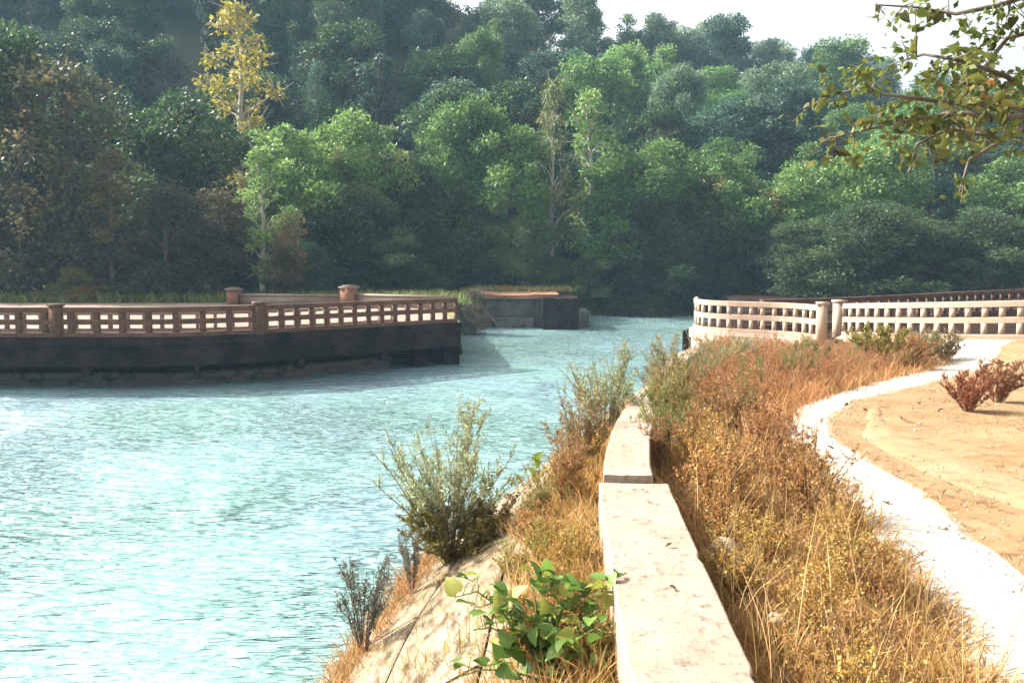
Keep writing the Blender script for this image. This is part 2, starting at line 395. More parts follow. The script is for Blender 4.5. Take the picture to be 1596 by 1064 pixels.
for i in range(len(cuts) - 1):
    coping(cuts[i] + .008, cuts[i + 1] - (.03 if i == 4 else .008), [0, 0, 0, -.012, 0, .045, .04, .05, .04, .05, .045, .05, .045][i],
           WALLW - (.13 if i >= 5 else 0), (.03 if i >= 5 else 0))

# ------------------------------------------------------------------ balustrades
def balustrade(name, label, P, pitch, base_z, height, mat, th=.16, rail=.18, post_w=.15, pillars=(), plinth=0.0, curve_step=.3, rise=0.0):
    R, T = curve_pts(P, curve_step); N = np.stack([T[:, 1], -T[:, 0]], 1)
    t = thing(name, label, 'balustrade', (R[0, 0], R[0, 1], base_z))
    org = np.array([R[0, 0], R[0, 1], base_z])
    def rail_mesh(nm, z0, z1, w, parts=1):
        secs = []
        for qi, ((x, y), n) in enumerate(zip(R, N)):
            b = .015; dz = rise * qi / (len(R) - 1)
            secs.append([(x + n[0] * u - org[0], y + n[1] * u - org[1], z + dz) for u, z in ((-w/2, z0), (-w/2, z1 - b), (-w/2 + b, z1), (w/2 - b, z1), (w/2, z1 - b), (w/2, z0))])
        V, Fs = loft(secs, closed=True)
        obj(nm, make_mesh(nm, V, Fs, mat), t)
    rail_mesh('top_rail', height - rail, height, th + .03)
    rail_mesh('middle_rail', height * .5 - rail * .5, height * .5 + rail * .5, th)
    rail_mesh('bottom_rail', .0, rail * .8, th + .02)
    if plinth: rail_mesh('plinth', -plinth, -.004, th + .12)
    R2, T2 = curve_pts(P, pitch)
    for h0, h1 in ((rail * .8, height * .5 - rail * .5), (height * .5 + rail * .5, height - rail)):
        pm = QB(); pm.box((0, 0, (h1 - h0) / 2), (post_w, th - .01, h1 - h0 - .004))
        me = pm.mesh('post', mat)
        for qi, ((x, y), tv) in enumerate(zip(R2, T2)):
            obj('post', me, t, (x - org[0], y - org[1], h0 + .002 + rise * qi / (len(R2) - 1) + random.uniform(-.006, .006)), (random.gauss(0, .012), random.gauss(0, .018), math.atan2(tv[1], tv[0]) + random.gauss(0, .03)))
    pm = QB(); pm.box((0, 0, height / 2 - .03), (.34, .30, height + .14)); pm.box((0, 0, height + .07), (.42, .38, .08)); pme = pm.mesh('pillar', mat)
    for (x, y, a) in pillars:
        obj('pillar', pme, t, (x - org[0], y - org[1], 0), (0, 0, a))
    return t

BZ = -.94
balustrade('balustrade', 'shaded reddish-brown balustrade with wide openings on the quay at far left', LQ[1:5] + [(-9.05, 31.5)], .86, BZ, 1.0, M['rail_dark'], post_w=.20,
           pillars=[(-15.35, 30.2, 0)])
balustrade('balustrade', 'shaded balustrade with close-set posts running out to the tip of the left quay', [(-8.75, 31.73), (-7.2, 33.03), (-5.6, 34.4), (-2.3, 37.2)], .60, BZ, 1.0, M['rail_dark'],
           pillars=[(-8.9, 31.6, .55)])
M['rail_inner'] = surf_mat('inner_rail', (.22, .14, .11), (.27, .19, .15), 2, (.12, .07, .05), 9)
balustrade('balustrade', 'low pinkish inner railing seen through the openings of the left balustrade', [(-40, 32.6), (-24, 32.6), (-15, 32.6), (-11.5, 32.9), (-8.5, 34.3), (-5, 37.4)], .62, BZ, .70, M['rail_inner'], rail=.12, post_w=.12)
# quay under the balustrade: slab edge, recessed wall, ledge
quay = thing('quay', 'stained, shade-darkened concrete quay overhanging the water on the left', 'quay', (-15, 30.2, WATER_Z))
def quay_part(name, P, prof, mat, step=.6):
    R, T = curve_pts(P, step); N = np.stack([T[:, 1], -T[:, 0]], 1)
    secs = [[(x + n[0] * u + 15, y + n[1] * u - 30.2, z - WATER_Z) for u, z in prof] for (x, y), n in zip(R, N)]
    V, Fs = loft(secs, closed=True); return obj(name, make_mesh(name, V, Fs, mat), quay)
QL = LQ
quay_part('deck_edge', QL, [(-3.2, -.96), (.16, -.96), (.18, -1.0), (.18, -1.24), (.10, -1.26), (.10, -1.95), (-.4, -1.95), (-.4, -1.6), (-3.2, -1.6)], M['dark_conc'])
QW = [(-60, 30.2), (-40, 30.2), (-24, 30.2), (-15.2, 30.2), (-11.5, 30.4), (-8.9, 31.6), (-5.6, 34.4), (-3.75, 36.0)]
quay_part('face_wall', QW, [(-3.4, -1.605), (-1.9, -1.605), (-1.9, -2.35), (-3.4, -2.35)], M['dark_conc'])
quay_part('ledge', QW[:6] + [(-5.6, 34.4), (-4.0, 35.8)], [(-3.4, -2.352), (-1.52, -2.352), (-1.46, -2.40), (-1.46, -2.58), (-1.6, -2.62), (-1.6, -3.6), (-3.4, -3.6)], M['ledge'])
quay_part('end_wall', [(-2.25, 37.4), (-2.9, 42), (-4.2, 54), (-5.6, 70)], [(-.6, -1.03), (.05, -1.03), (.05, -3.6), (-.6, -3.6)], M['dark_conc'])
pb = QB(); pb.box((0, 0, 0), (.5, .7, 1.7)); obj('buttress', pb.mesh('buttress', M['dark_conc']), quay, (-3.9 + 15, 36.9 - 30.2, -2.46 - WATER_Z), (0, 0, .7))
kb = QB(); kb.box((0, 0, 0), (.16, .5, .34)); kme = kb.mesh('bracket', M['dark_conc'])
R, T = curve_pts(QL[1:], 3.6)
for (x, y), tv in zip(R, T):
    n = np.array([tv[1], -tv[0]])
    obj('bracket', kme, quay, (x - n[0] * .15 + 15, y - n[1] * .15 - 30.2, -2.125 - WATER_Z), (0, 0, math.atan2(tv[1], tv[0])))
# pale deck on the quay
R, T = curve_pts(LQ, .6)
rows = np.linspace(0, 1, 8)
X = R[:, :1] - .12 - 2.6 * rows[None] * sstep(-12, -2, R[:, :1]); Y = R[:, 1:] + .15 + (53 - R[:, 1:]) * rows[None]
sheet('quay_deck', X, Y, np.full_like(X, -.955), M['deck'])
# low walls and gate pillars behind the deck
def low_wall(label, a, b, z0, z1, th, mat, name='low_wall'):
    a = np.array(a, float); b = np.array(b, float); L = np.linalg.norm(b - a)
    t = thing(name, label, 'wall', (a[0], a[1], z0), math.atan2(b[1] - a[1], b[0] - a[0]))
    q = QB(); q.box((L / 2, 0, (z1 - z0 - .1) / 2), (L, th, z1 - z0 - .1)); obj('wall_body', q.mesh('wall_body', mat), t)
    q = QB(); q.box((L / 2, 0, z1 - z0 - .05), (L + .06, th + .10, .097)); obj('coping', q.mesh('coping', mat), t)
    return t
low_wall('low pale wall behind the left quay, left of the red gate pillar', (-15.6, 51.5), (-9.3, 50.0), -.95, -.36, .4, M['deck'])
low_wall('low pinkish wall behind the left quay, right of the red gate pillar', (-8.7, 49.8), (-3.0, 46.2), -.95, -.28, .4, M['deck'])
def gate_pillar(label, x, y, h, w):
    t = thing('gate_pillar', label, 'pillar', (x, y, -.95), -.2)
    q = QB(); q.box((0, 0, h / 2), (w, w, h)); obj('shaft', q.mesh('shaft', M['pillar']), t)
    q = QB(); q.box((0, 0, h + .06), (w + .16, w + .16, .116)); q.box((0, 0, h + .15), (w - .1, w - .1, .06)); obj('cap', q.mesh('cap', M['deck']), t)
gate_pillar('reddish square gate pillar with pale cap behind the left quay balustrade', -9.0, 49.7, .95, .75)
gate_pillar('small red-brown pillar at the left end of the low pale wall', -15.9, 51.4, .78, .6)

# right abutment: curved bastion, gap pillar, curved wing
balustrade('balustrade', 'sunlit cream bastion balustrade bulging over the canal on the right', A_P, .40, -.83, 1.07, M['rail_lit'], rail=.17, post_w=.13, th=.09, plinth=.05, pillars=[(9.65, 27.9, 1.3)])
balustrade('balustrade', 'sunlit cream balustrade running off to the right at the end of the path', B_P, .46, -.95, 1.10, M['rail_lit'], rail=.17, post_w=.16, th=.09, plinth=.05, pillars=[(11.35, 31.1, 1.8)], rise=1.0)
abut = thing('bridge_abutment', 'pale concrete bridge abutment wall dropping to the water under the bastion', 'abutment', (8, 31, WATER_Z))
def abut_part(name, P, prof, mat, rise=0.0):
    R, T = curve_pts(P, .4); N = np.stack([T[:, 1], -T[:, 0]], 1)
    secs = [[(x + n[0] * u - 8, y + n[1] * u - 31, z - WATER_Z + rise * qi / (len(R) - 1)) for u, z in prof] for qi, ((x, y), n) in enumerate(zip(R, N))]
    V, Fs = loft(secs, closed=True); return obj(name, make_mesh(name, V, Fs, mat), abut)
abut_part('bastion_wall', A_P, [(-.5, -.885), (.2, -.885), (.22, -.93), (.22, -1.15), (.14, -1.17), (.14, -3.6), (-.5, -3.6)], M['rail_lit'])
abut_part('wing_wall', B_P, [(-.4, -1.005), (.2, -1.005), (.22, -1.05), (.22, -1.25), (.14, -1.27), (.14, -2.2), (-.4, -2.2)], M['rail_lit'], 1.0)
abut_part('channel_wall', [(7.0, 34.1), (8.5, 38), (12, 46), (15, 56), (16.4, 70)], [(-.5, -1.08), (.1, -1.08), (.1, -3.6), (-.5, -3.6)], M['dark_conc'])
# deck between the balustrades
V = [(x + .12, y + .12, -1.06) for x, y in A_P[1:]] + [(x + .12, y + .08, -1.06) for x, y in B_P] + [(60, 21, -1.06), (60, 70, -1.06), (16.4, 70, -1.06), (15.1, 56, -1.06), (12.1, 46, -1.06), (8.6, 38, -1.06), (7.1, 34, -1.06)]
o = obj('road', make_mesh('road', np.array(V), [tuple(range(len(V)))], M['asphalt'])); tag(o, kind='structure')
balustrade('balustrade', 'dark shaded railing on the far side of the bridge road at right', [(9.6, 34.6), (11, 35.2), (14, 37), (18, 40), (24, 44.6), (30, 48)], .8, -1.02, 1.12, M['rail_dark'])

# ruined pier in mid-channel
ruin = thing('ruined_pier', 'old broken concrete pier standing in the canal before the trees', 'pier', (0, 57, WATER_Z))
def rbox(name, x0, x1, y0, y1, z0, z1, mat, j=.12):
    n = 9; secs = []
    for k, x in enumerate(np.linspace(x0, x1, n)):
        d = rng.uniform(-j, j, 4) * .5
        secs.append([(x, y0 + d[0], z0), (x, y0 + d[1], z1 + d[2] * .6), (x, y1, z1 + d[3] * .6), (x, y1, z0)])
    V, Fs = loft(np.array(secs) - np.array([0, 57, WATER_Z]), closed=True)
    return obj(name, make_mesh(name, V, Fs, mat), ruin)
rbox('wall_body', -3.1, 1.9, 57.6, 70, -3.4, -.95, M['ruin'])
rbox('end_block', 1.9, 4.15, 55.6, 68, -3.4, -.82, M['dark_conc'])
rbox('broken_step', 4.18, 4.95, 57, 62, -3.4, -1.75, M['ruin'])
rbox('top_slab', -3.0, 3.0, 57.3, 66, -.93, -.66, M['ruin_top'], .16)
q = QB()
for k in range(3): q.box((-2.9 + k * .55 + .9, 0, 0), (.22, .2, 2.3))
rbox('footing', -1.2, 1.4, 56.9, 58, -3.4, -2.15, M['ledge'])
for k in range(2):
    q = QB(); q.tube([(-2.9 + .9 * k, 56.9 - 57, 1.5), (-1.7 + .8 * k, 56.7 - 57, .15)], .07, 6)
    obj('fallen_beam', q.mesh('fallen_beam', M['deck']), ruin)

# ------------------------------------------------------------------ trees
def tree_variant(kind, seed):
    """unit tree: height 1, crown about 0.6 wide (scaled per tree); returns trunk mesh and crown mesh"""
    r = np.random.default_rng(seed); tr = QB(); cr = QB()
    H = 12.0
    par = {'broad': (.22, 3.6, 46, 230, .34), 'round': (.15, 3.4, 50, 220, .33), 'slender': (.22, 1.9, 30, 170, .30), 'sparse': (.06, 3.0, 44, 130, .30), 'bush': (.02, 4.2, 46, 210, .32)}[kind]
    base_f, RX, ncl, nl, ls = par
    lean = r.normal(0, .35, 2)
    zt = np.linspace(0, H * .93, 9); tx = lean[0] * (zt / H) ** 1.5 + .12 * np.sin(zt * .9 + seed); ty = lean[1] * (zt / H) ** 1.5 + .12 * np.cos(zt * .8 + seed)
    tr.tube(np.stack([tx, ty, zt], 1), .20 * (1 - zt / H) + .03, 7)
    cl = []
    for i in range(ncl):
        f = base_f + (1 - base_f) * (i + r.random()) / ncl
        if kind in ('broad', 'round'): prof = math.sqrt(max(.03, 1 - abs(((f - base_f) / (1 - base_f) - .42) / .63) ** 2.3))
        elif kind == 'bush': prof = math.cos((f - .02) * math.pi / 2 * .95) ** .6
        elif kind == 'slender': prof = math.sin(math.pi * min(1, (f - base_f) / (1 - base_f) * .78 + .2)) ** .8
        else: prof = math.sin(math.pi * min(1, (f - base_f) / (1 - base_f) * .75 + .2)) ** .5 * r.uniform(.7, 1.15)
        a = i * 2.39996 + r.normal(0, .3); rad = RX * prof * math.sqrt(r.uniform(.12, 1.0)) * r.uniform(.7, 1.25) * (1 + .22 * math.sin(a + seed) + .15 * math.sin(2 * a + f * 5))
        c = np.array([math.cos(a) * rad + lean[0] * f, math.sin(a) * rad + lean[1] * f, H * f])
        rc = r.uniform(.5, 1.5) * (RX / 3.5) ** .6 * (.8 if kind == 'slender' else 1) * (1.1 if kind == 'bush' else 1)
        cl.append((c, rc))
        z0 = max(.4, c[2] - .5 * rad - .6); zi = np.interp(z0, zt, tx), np.interp(z0, zt, ty)
        if kind != 'bush' or r.random() < .4:
            p0 = np.array([zi[0], zi[1], z0]); p3 = c; m1 = p0 + (p3 - p0) * .45 + np.array([0, 0, .15 * rad]) + r.normal(0, .12, 3)
            tr.tube([p0, m1, p3 + r.normal(0, .15, 3)], [.075, .05, .018], 4)
        if kind == 'sparse' or kind == 'slender':
            for _ in range(5):
                e = c + r.normal(0, 1, 3) * rc * .9 + np.array([0, 0, .2]); tr.tube([c, (c + e) / 2 + r.normal(0, .1, 3), e], [.03, .02, .008], 3)
    for c, rc in cl:
        n = int(1.6 * nl * (rc / .95) ** 2)
        d = r.normal(size=(n, 3)); d /= np.linalg.norm(d, axis=1, keepdims=True)
        lump = 1 + .22 * np.sin(d[:, 0] * 5 + c[0] * 3) * np.cos(d[:, 2] * 4 + c[1] * 2)
        rr = rc * (r.random(n) ** .38) * lump
        P = c + d * rr[:, None] * np.array([1.12, 1.12, .86])
        if kind != 'bush': pass
        else: P[:, 2] = np.maximum(P[:, 2], .1)
        D = d * .55 + r.normal(0, .7, (n, 3)) + np.array([0, 0, -.25])
        L = .78 * ls * r.uniform(.6, 1.4, n)
        cr.leaves(P, D, L, L * r.uniform(.5, .75, n), np.clip(r.normal(.45, .22, n) + .10 * (rr / rc - .7) + r.normal(0, .13), 0, 1), fold=.12)  # outer leaves and some clumps lighter, crown light put into the leaf value
    return tr, cr
VAR = {}
for kind, k in (('broad', 6), ('round', 5), ('slender', 3), ('sparse', 3), ('bush', 4)):
    for i in range(k):
        tr, cr = tree_variant(kind, 100 + 17 * i + len(kind) * 5)
        VAR[(kind, i)] = (tr.mesh('trunk', M['bark'], True), cr.mesh('crown', M['leaf']), tr.mesh('trunk_pale', M['bark_pale'], True), cr.mesh('crown_mix', M['leaf_mix']))
HALFW = {'broad': 4.4, 'round': 4.2, 'slender': 2.6, 'sparse': 3.6, 'bush': 5.0}
def add_tree(name, label, x, y, z, h, w, kind, var, color, group=None, pale=False, mix=False, rz=None):
    sz = h / 12.6; sx = w / (2 * HALFW[kind])
    t = thing(name, label, 'tree' if 'tree' in name or 'sapling' in name else 'shrub', (x, y, z), random.uniform(0, 6.28) if rz is None else rz, group, (sx, sx, sz))
    v = VAR[(kind, var % {'broad': 6, 'round': 5, 'slender': 3, 'sparse': 3, 'bush': 4}[kind])]
    obj('trunk', v[2] if pale else v[0], t); obj('crown', v[3] if mix else v[1], t, color=color)
    return t
G_DARK = (.040, .080, .024); G_MID = (.088, .180, .048); G_LIGHT = (.145, .262, .072); G_YEL = (.26, .25, .045); G_OLIVE = (.13, .12, .03)
G_TEAL = (.045, .095, .06); BROWN = (.052, .056, .028); TAN = (.24, .18, .08); G_GREY = (.125, .195, .11)
def bank_z(x, y):
    if y > 74: return float(hill_z(x, y)) - .15
    if y < 53 and x > -4: return -2.9
    if y > 69 and x > -2: return float(hill_z(x, y)) - .15
    return -1.1
# (px centre, px top, depth, px width, kind, variant, colour, pale trunk, patchy, name, label)
BELT = [
 (105, 78, 57, 250, 'sparse', 0, (.085, .09, .035), 0, 1, 'bare_tree', 'half-bare dark tree hung with dry tan foliage at the far left of the quay'),
 (-10, 40, 60, 230, 'broad', 1, G_DARK, 0, 0, 'broadleaf_tree', 'dark green tree at the left edge of the picture behind the half-bare tree'),
 (30, 250, 56, 190, 'sparse', 1, BROWN, 0, 0, 'bare_tree', 'dark leafless thicket tree at the left edge below the half-bare tree'),
 (168, 228, 55.5, 120, 'slender', 0, G_OLIVE, 0, 0, 'broadleaf_tree', 'slim olive-yellow tree among dark brush above the left quay'),
 (285, 150, 64, 250, 'broad', 0, G_DARK, 0, 0, 'broadleaf_tree', 'dense dark green tree with bright top left of the pale-stemmed sapling'),
 (255, 285, 55, 170, 'sparse', 2, BROWN, 0, 0, 'bare_shrub', 'grey-brown leafless brush behind the wide-opening balustrade'),
 (340, 290, 56, 160, 'sparse', 0, (.09, .075, .035), 0, 0, 'bare_shrub', 'olive-brown twiggy brush just left of the pale-stemmed sapling'),
 (405, 225, 55.3, 110, 'slender', 1, G_LIGHT, 1, 0, 'pale_sapling', 'leaning pale-stemmed sapling behind the left quay'),
 (445, 330, 56, 80, 'sparse', 1, TAN, 0, 0, 'bare_shrub', 'yellowish dry shrub right of the pale-stemmed sapling'),
 (475, 195, 66, 210, 'broad', 2, G_LIGHT, 0, 0, 'broadleaf_tree', 'light green tree above the pale-stemmed sapling'),
 (575, 180, 68, 170, 'round', 0, G_LIGHT, 0, 1, 'broadleaf_tree', 'light green tree with a tan patch above the red gate pillar'),
 (545, 290, 62, 210, 'bush', 0, G_DARK, 0, 0, 'broadleaf_tree', 'dark green bushy tree rising behind the red gate pillar'),
 (640, 240, 70, 180, 'round', 1, G_DARK, 0, 0, 'broadleaf_tree', 'dark green round tree in the gap between two light green trees'),
 (715, 155, 76, 170, 'broad', 3, G_MID, 0, 0, 'broadleaf_tree', 'mid green lumpy-crowned tree two places left of the tall pale-trunked tree'),
 (795, 195, 74, 170, 'round', 2, G_LIGHT, 0, 0, 'broadleaf_tree', 'light green tree touching the tall pale-trunked tree from the left'),
 (665, 330, 68, 130, 'bush', 1, G_DARK, 0, 0, 'shrub', 'dark shrub above the tip of the left quay'),
 (862, 112, 73, 96, 'slender', 0, (.12, .17, .05), 1, 1, 'slim_tree', 'tall slim pale-trunked tree with tan dry leaves above the ruined pier'),
 (925, 135, 75, 130, 'slender', 1, G_LIGHT, 1, 0, 'slim_tree', 'slim light green tree right of the tall pale-trunked tree'),
 (815, 330, 71, 90, 'sparse', 1, G_MID, 1, 0, 'pale_sapling', 'small crooked pale-stemmed tree above the ruined pier'),
 (925, 385, 70.5, 80, 'bush', 2, G_LIGHT, 0, 0, 'shrub', 'bright green shrub right of the ruined pier'),
 (985, 240, 74, 190, 'broad', 1, G_MID, 0, 0, 'broadleaf_tree', 'mid green tree nearest the ruined pier at the far end of the canal'),
 (1060, 222, 76, 180, 'round', 0, G_MID, 0, 0, 'broadleaf_tree', 'mid green tree with the tallest round crown above the open water'),
 (1140, 238, 74, 170, 'broad', 2, G_MID, 0, 1, 'broadleaf_tree', 'mid green tree with a tan patch above the left end of the bastion'),
 (1235, 262, 72, 170, 'round', 1, G_LIGHT, 0, 1, 'broadleaf_tree', 'tan-flecked pale green tree above the bastion'),
 (1195, 350, 70.5, 70, 'sparse', 2, G_MID, 1, 0, 'pale_sapling', 'thin pale forked stems in front of the trees above the bastion'),
 (1360, 215, 72, 190, 'broad', 3, G_LIGHT, 0, 0, 'broadleaf_tree', 'tall pale green tree below the overhanging leaves on the right'),
 (1300, 300, 68, 130, 'bush', 0, G_MID, 0, 0, 'shrub', 'mid green bushy tree filling the gap left of the tall pale green tree'),
 (1455, 270, 74, 160, 'round', 2, G_TEAL, 0, 0, 'broadleaf_tree', 'dark blue-green tree right of the tall pale green tree'),
 (1560, 250, 72, 190, 'broad', 0, G_MID, 0, 0, 'broadleaf_tree', 'mid green tree at the right edge of the picture'),
 (965, 372, 71.5, 110, 'bush', 0, G_DARK, 0, 0, 'shrub', 'dark green waterside bush at the left end of the far shore'),
 (1040, 350, 71.5, 120, 'bush', 1, G_DARK, 0, 0, 'shrub', 'dark green waterside bush in the middle of the far shore'),
 (1115, 345, 71, 110, 'bush', 2, G_DARK, 0, 0, 'shrub', 'dark green waterside bush behind the left end of the bastion'),
 (1190, 360, 71.5, 110, 'bush', 0, G_TEAL, 0, 0, 'shrub', 'dark bush behind the middle of the bastion'),
 (1265, 345, 64, 185, 'bush', 1, (.055, .095, .038), 0, 0, 'shrub', 'dark bush behind the pillar between the cream balustrades'),
 (1345, 318, 62, 200, 'bush', 2, (.055, .095, .038), 0, 0, 'shrub', 'dark bush behind the left end of the cream balustrade by the path'),
 (1430, 345, 62, 200, 'bush', 0, (.055, .095, .038), 0, 0, 'shrub', 'dark bush above the cream balustrade at the end of the path'),
 (1520, 325, 62, 200, 'bush', 1, (.055, .095, .038), 0, 0, 'shrub', 'dark bush at the right end of the dark far railing'),
 (-20, 330, 56.5, 130, 'bush', 0, BROWN, 0, 0, 'shrub', 'brown brush at the left edge right behind the quay'),
 (60, 345, 56.5, 130, 'bush', 1, (.16, .15, .04), 0, 0, 'shrub', 'yellow-green brush behind the left end of the balustrade'),
 (140, 370, 56.5, 130, 'bush', 2, (.12, .11, .035), 0, 0, 'shrub', 'olive brush below the slim olive-yellow tree'),
 (215, 350, 56.5, 130, 'bush', 0, BROWN, 0, 0, 'shrub', 'dark brown brush below the grey-brown leafless brush'),
 (300, 355, 56.5, 130, 'bush', 1, (.05, .042, .03), 0, 0, 'shrub', 'blackish brush between the two leafless thickets'),
 (375, 360, 56.5, 130, 'bush', 2, BROWN, 0, 0, 'shrub', 'dark brush at the foot of the pale-stemmed sapling'),
 (440, 385, 56.5, 130, 'bush', 0, (.09, .10, .03), 0, 0, 'shrub', 'olive-green brush at the left end of the low pale wall'),
 (125, 418, 54.6, 110, 'bush', 2, (.24, .24, .05), 0, 0, 'shrub', 'bright yellow-green shrub just behind the balustrade at far left'),
 (135, 446, 54.0, 60, 'bush', 1, (.32, .17, .04), 0, 0, 'shrub', 'small orange-brown shrub in front of the yellow-green one at far left'),
 (738, 448, 52, 60, 'sparse', 2, (.12, .10, .07), 0, 0, 'bare_shrub', 'grey dead branches between the quay tip and the ruined pier'),
 (620, 372, 60, 130, 'bush', 2, G_DARK, 0, 0, 'shrub', 'dark green bush right of the red gate pillar'),
 (480, 380, 58, 120, 'bush', 1, G_TEAL, 0, 0, 'shrub', 'dark green bush left of the red gate pillar'),
 (745, 400, 71, 110, 'bush', 0, G_DARK, 0, 0, 'shrub', 'low dark bush behind the left end of the ruined pier'),
 (860, 400, 71.5, 90, 'bush', 2, G_MID, 0, 0, 'shrub', 'low green bush behind the right end of the ruined pier'),
]
for (px, pt, d, w, kind, var, colr, pale, mix, name, label) in BELT:
    colr = tuple(v * k for v, k in zip(colr, (1.05, 1.0, .95))) if colr in (G_LIGHT, G_MID) else colr
    top = at_y(px, pt, d); x = top[0]; z = bank_z(x, d)
    if 'waterside' in label or 'low dark bush' in label or 'behind the middle of the bastion' in label: z = -2.75; d = 70.2; w *= 1.35
    add_tree(name, label, x, d, z, top[2] - z, w / F * d, kind, var, colr, None, pale, mix)

# special hillside trees
t6 = at_y(372, -8, 84); z = bank_z(t6[0], 84)
add_tree('tall_tree', 'tall yellow-green tree with pale trunk standing against the dark hillside', t6[0], 84, z, t6[2] - z, 175 / F * 84, 'slender', 0, (.34, .30, .045), None, True, False)

# hillside wood
def hill_trees():
    random.seed(21)
    k = 0
    for ri, (yy_, sp) in enumerate(((84, 6.8), (93, 6.8), (103, 7.0), (114, 7.2), (126, 7.4), (139, 7.6), (150, 7.6))):
        half = .62 * yy_ + 6; n = int(2 * half / sp)
        for i in range(n):
            x = -half + (i + .5 + random.uniform(-.3, .3)) * sp; y = yy_ + random.uniform(-3.0, 3.0)
            if y < 90 and abs(x - t6[0]) < 4.5: continue
            z = bank_z(x, y); h = random.uniform(8.5, 15.5) * (1.0 if ri < 6 else .95); w = random.uniform(6.5, 13.5)
            if ri >= 5 and random.random() < .25: h *= 1.2
            kind = random.choice(['broad', 'broad', 'round', 'round', 'slender']) ; w *= .62 if kind == 'slender' else 1
            c = random.choice([G_DARK, G_DARK, G_TEAL, (.022, .05, .03)]) if ri < 5 and x < -.02 * y - 3 else random.choice([G_DARK, G_MID, G_GREY, G_TEAL, G_LIGHT]) if ri < 4 else random.choice([G_GREY, G_MID, G_GREY, G_GREY, G_TEAL, (.13, .17, .09)])  # shade of left slope and haze of upper slope put into leaf colours
            j = random.uniform(.7, 1.35); c = tuple(v * j for v in c)
            px = 798 + F * x / y
            side = 'left of the yellow-green tree' if px < 372 else ('left of the pale-trunked slim tree' if px < 862 else ('above the far shore' if px < 1150 else 'behind the overhanging leaves'))
            zone = 'lower hillside' if ri < 2 else ('middle hillside' if ri < 5 else 'hilltop')
            tone = ('dark' if c[1] < .085 else 'pale' if c[0] > .095 else 'mid') + (' blue-green' if c[2] > .55 * c[1] else ' green')
            lab = ('slim ' if kind == 'slender' else 'broad ' if w > 9.5 else 'narrow-crowned ') + tone + ' tree in the ' + zone + ' wood ' + side
            add_tree('hillside_tree', lab, x, y, z, h, w, kind, k * 7 + i, c, 'trees of the ' + zone + ' wood ' + side); k += 1
hill_trees()

# ------------------------------------------------------------------ bank vegetation (stuff)
def grass_mesh(pts, hts, mat, name, color, n_per=7, spread=.12, lean=.5, wid=.012, seed=3, parent=None, kind='stuff', label=None):
    r = np.random.default_rng(seed); n = len(pts) * n_per
    C = np.repeat(pts, n_per, 0) + np.concatenate([r.normal(0, spread, (n, 2)), np.zeros((n, 1))], 1)
    H = np.repeat(hts, n_per) * r.uniform(.5, 1.15, n)
    D = np.concatenate([r.normal(0, lean, (n, 2)), np.ones((n, 1))], 1); D /= np.linalg.norm(D, axis=1, keepdims=True)
    S = np.cross(D, r.normal(size=(n, 3))); S /= np.linalg.norm(S, axis=1, keepdims=True)
    W = (wid * r.uniform(.6, 1.3, n))[:, None]
    bend = np.concatenate([D[:, :2] * .5, -.25 * np.ones((n, 1))], 1) * (H * .35)[:, None]
    m = C + D * (H * .55)[:, None]; t = C + D * H[:, None] + bend
    V = np.stack([C - S * W, C + S * W, m + S * W * .8, m - S * W * .8, t + S * W * .15, t - S * W * .15], 1).reshape(-1, 3)
    b = np.arange(n)[:, None] * 6
    Fq = np.concatenate([b + np.array([0, 1, 2, 3]), b + np.array([3, 2, 4, 5])]); a = np.tile(np.clip(r.normal(.5, .25, n), 0, 1), 2)
    o = obj(name, make_mesh(name, V, Fq, mat, a), parent, color=color)
    if parent is None: tag(o, label, 'grass', kind=kind)
    return o

# far-bank grass: left bank, ruin top, shoreline
def patch(x0, x1, y0, y1, n, zf):
    P = np.stack([rng.uniform(x0, x1, n), rng.uniform(y0, y1, n)], 1)
    return np.concatenate([P, np.array([[zf(x, y)] for x, y in P])], 1)
P = patch(-34, -3, 53, 58, 1500, lambda x, y: -1.0); grass_mesh(P, np.full(len(P), .8), M['weed'], 'grass', (.17, .20, .045), 6, .3, .45, .03, 5, label='yellow-green grass along the back of the left quay')
P = patch(-3, 4, 62, 66, 200, lambda x, y: -.68); grass_mesh(P, np.full(len(P), .5), M['weed'], 'grass', (.22, .19, .06), 6, .3, .5, .03, 6, label='yellowish grass on top of the ruined pier')
P = patch(-12, -2.5, 47, 54, 420, lambda x, y: -.98); grass_mesh(P[P[:, 1] > 51], np.full((P[:, 1] > 51).sum(), .6), M['weed'], 'grass', (.12, .20, .04), 6, .3, .5, .03, 8, label='green grass behind the pinkish low wall')
P = patch(-3, 16, 69.2, 72, 700, lambda x, y: float(np.interp(y - far_shore(x), [0, .25, 1, 2.5], [-3.0, -2.72, -2.35, hill_z(x, y)]))); grass_mesh(P, np.full(len(P), .9), M['weed'], 'grass', (.10, .14, .04), 6, .35, .5, .035, 9, label='green grass along the far shore of the canal')

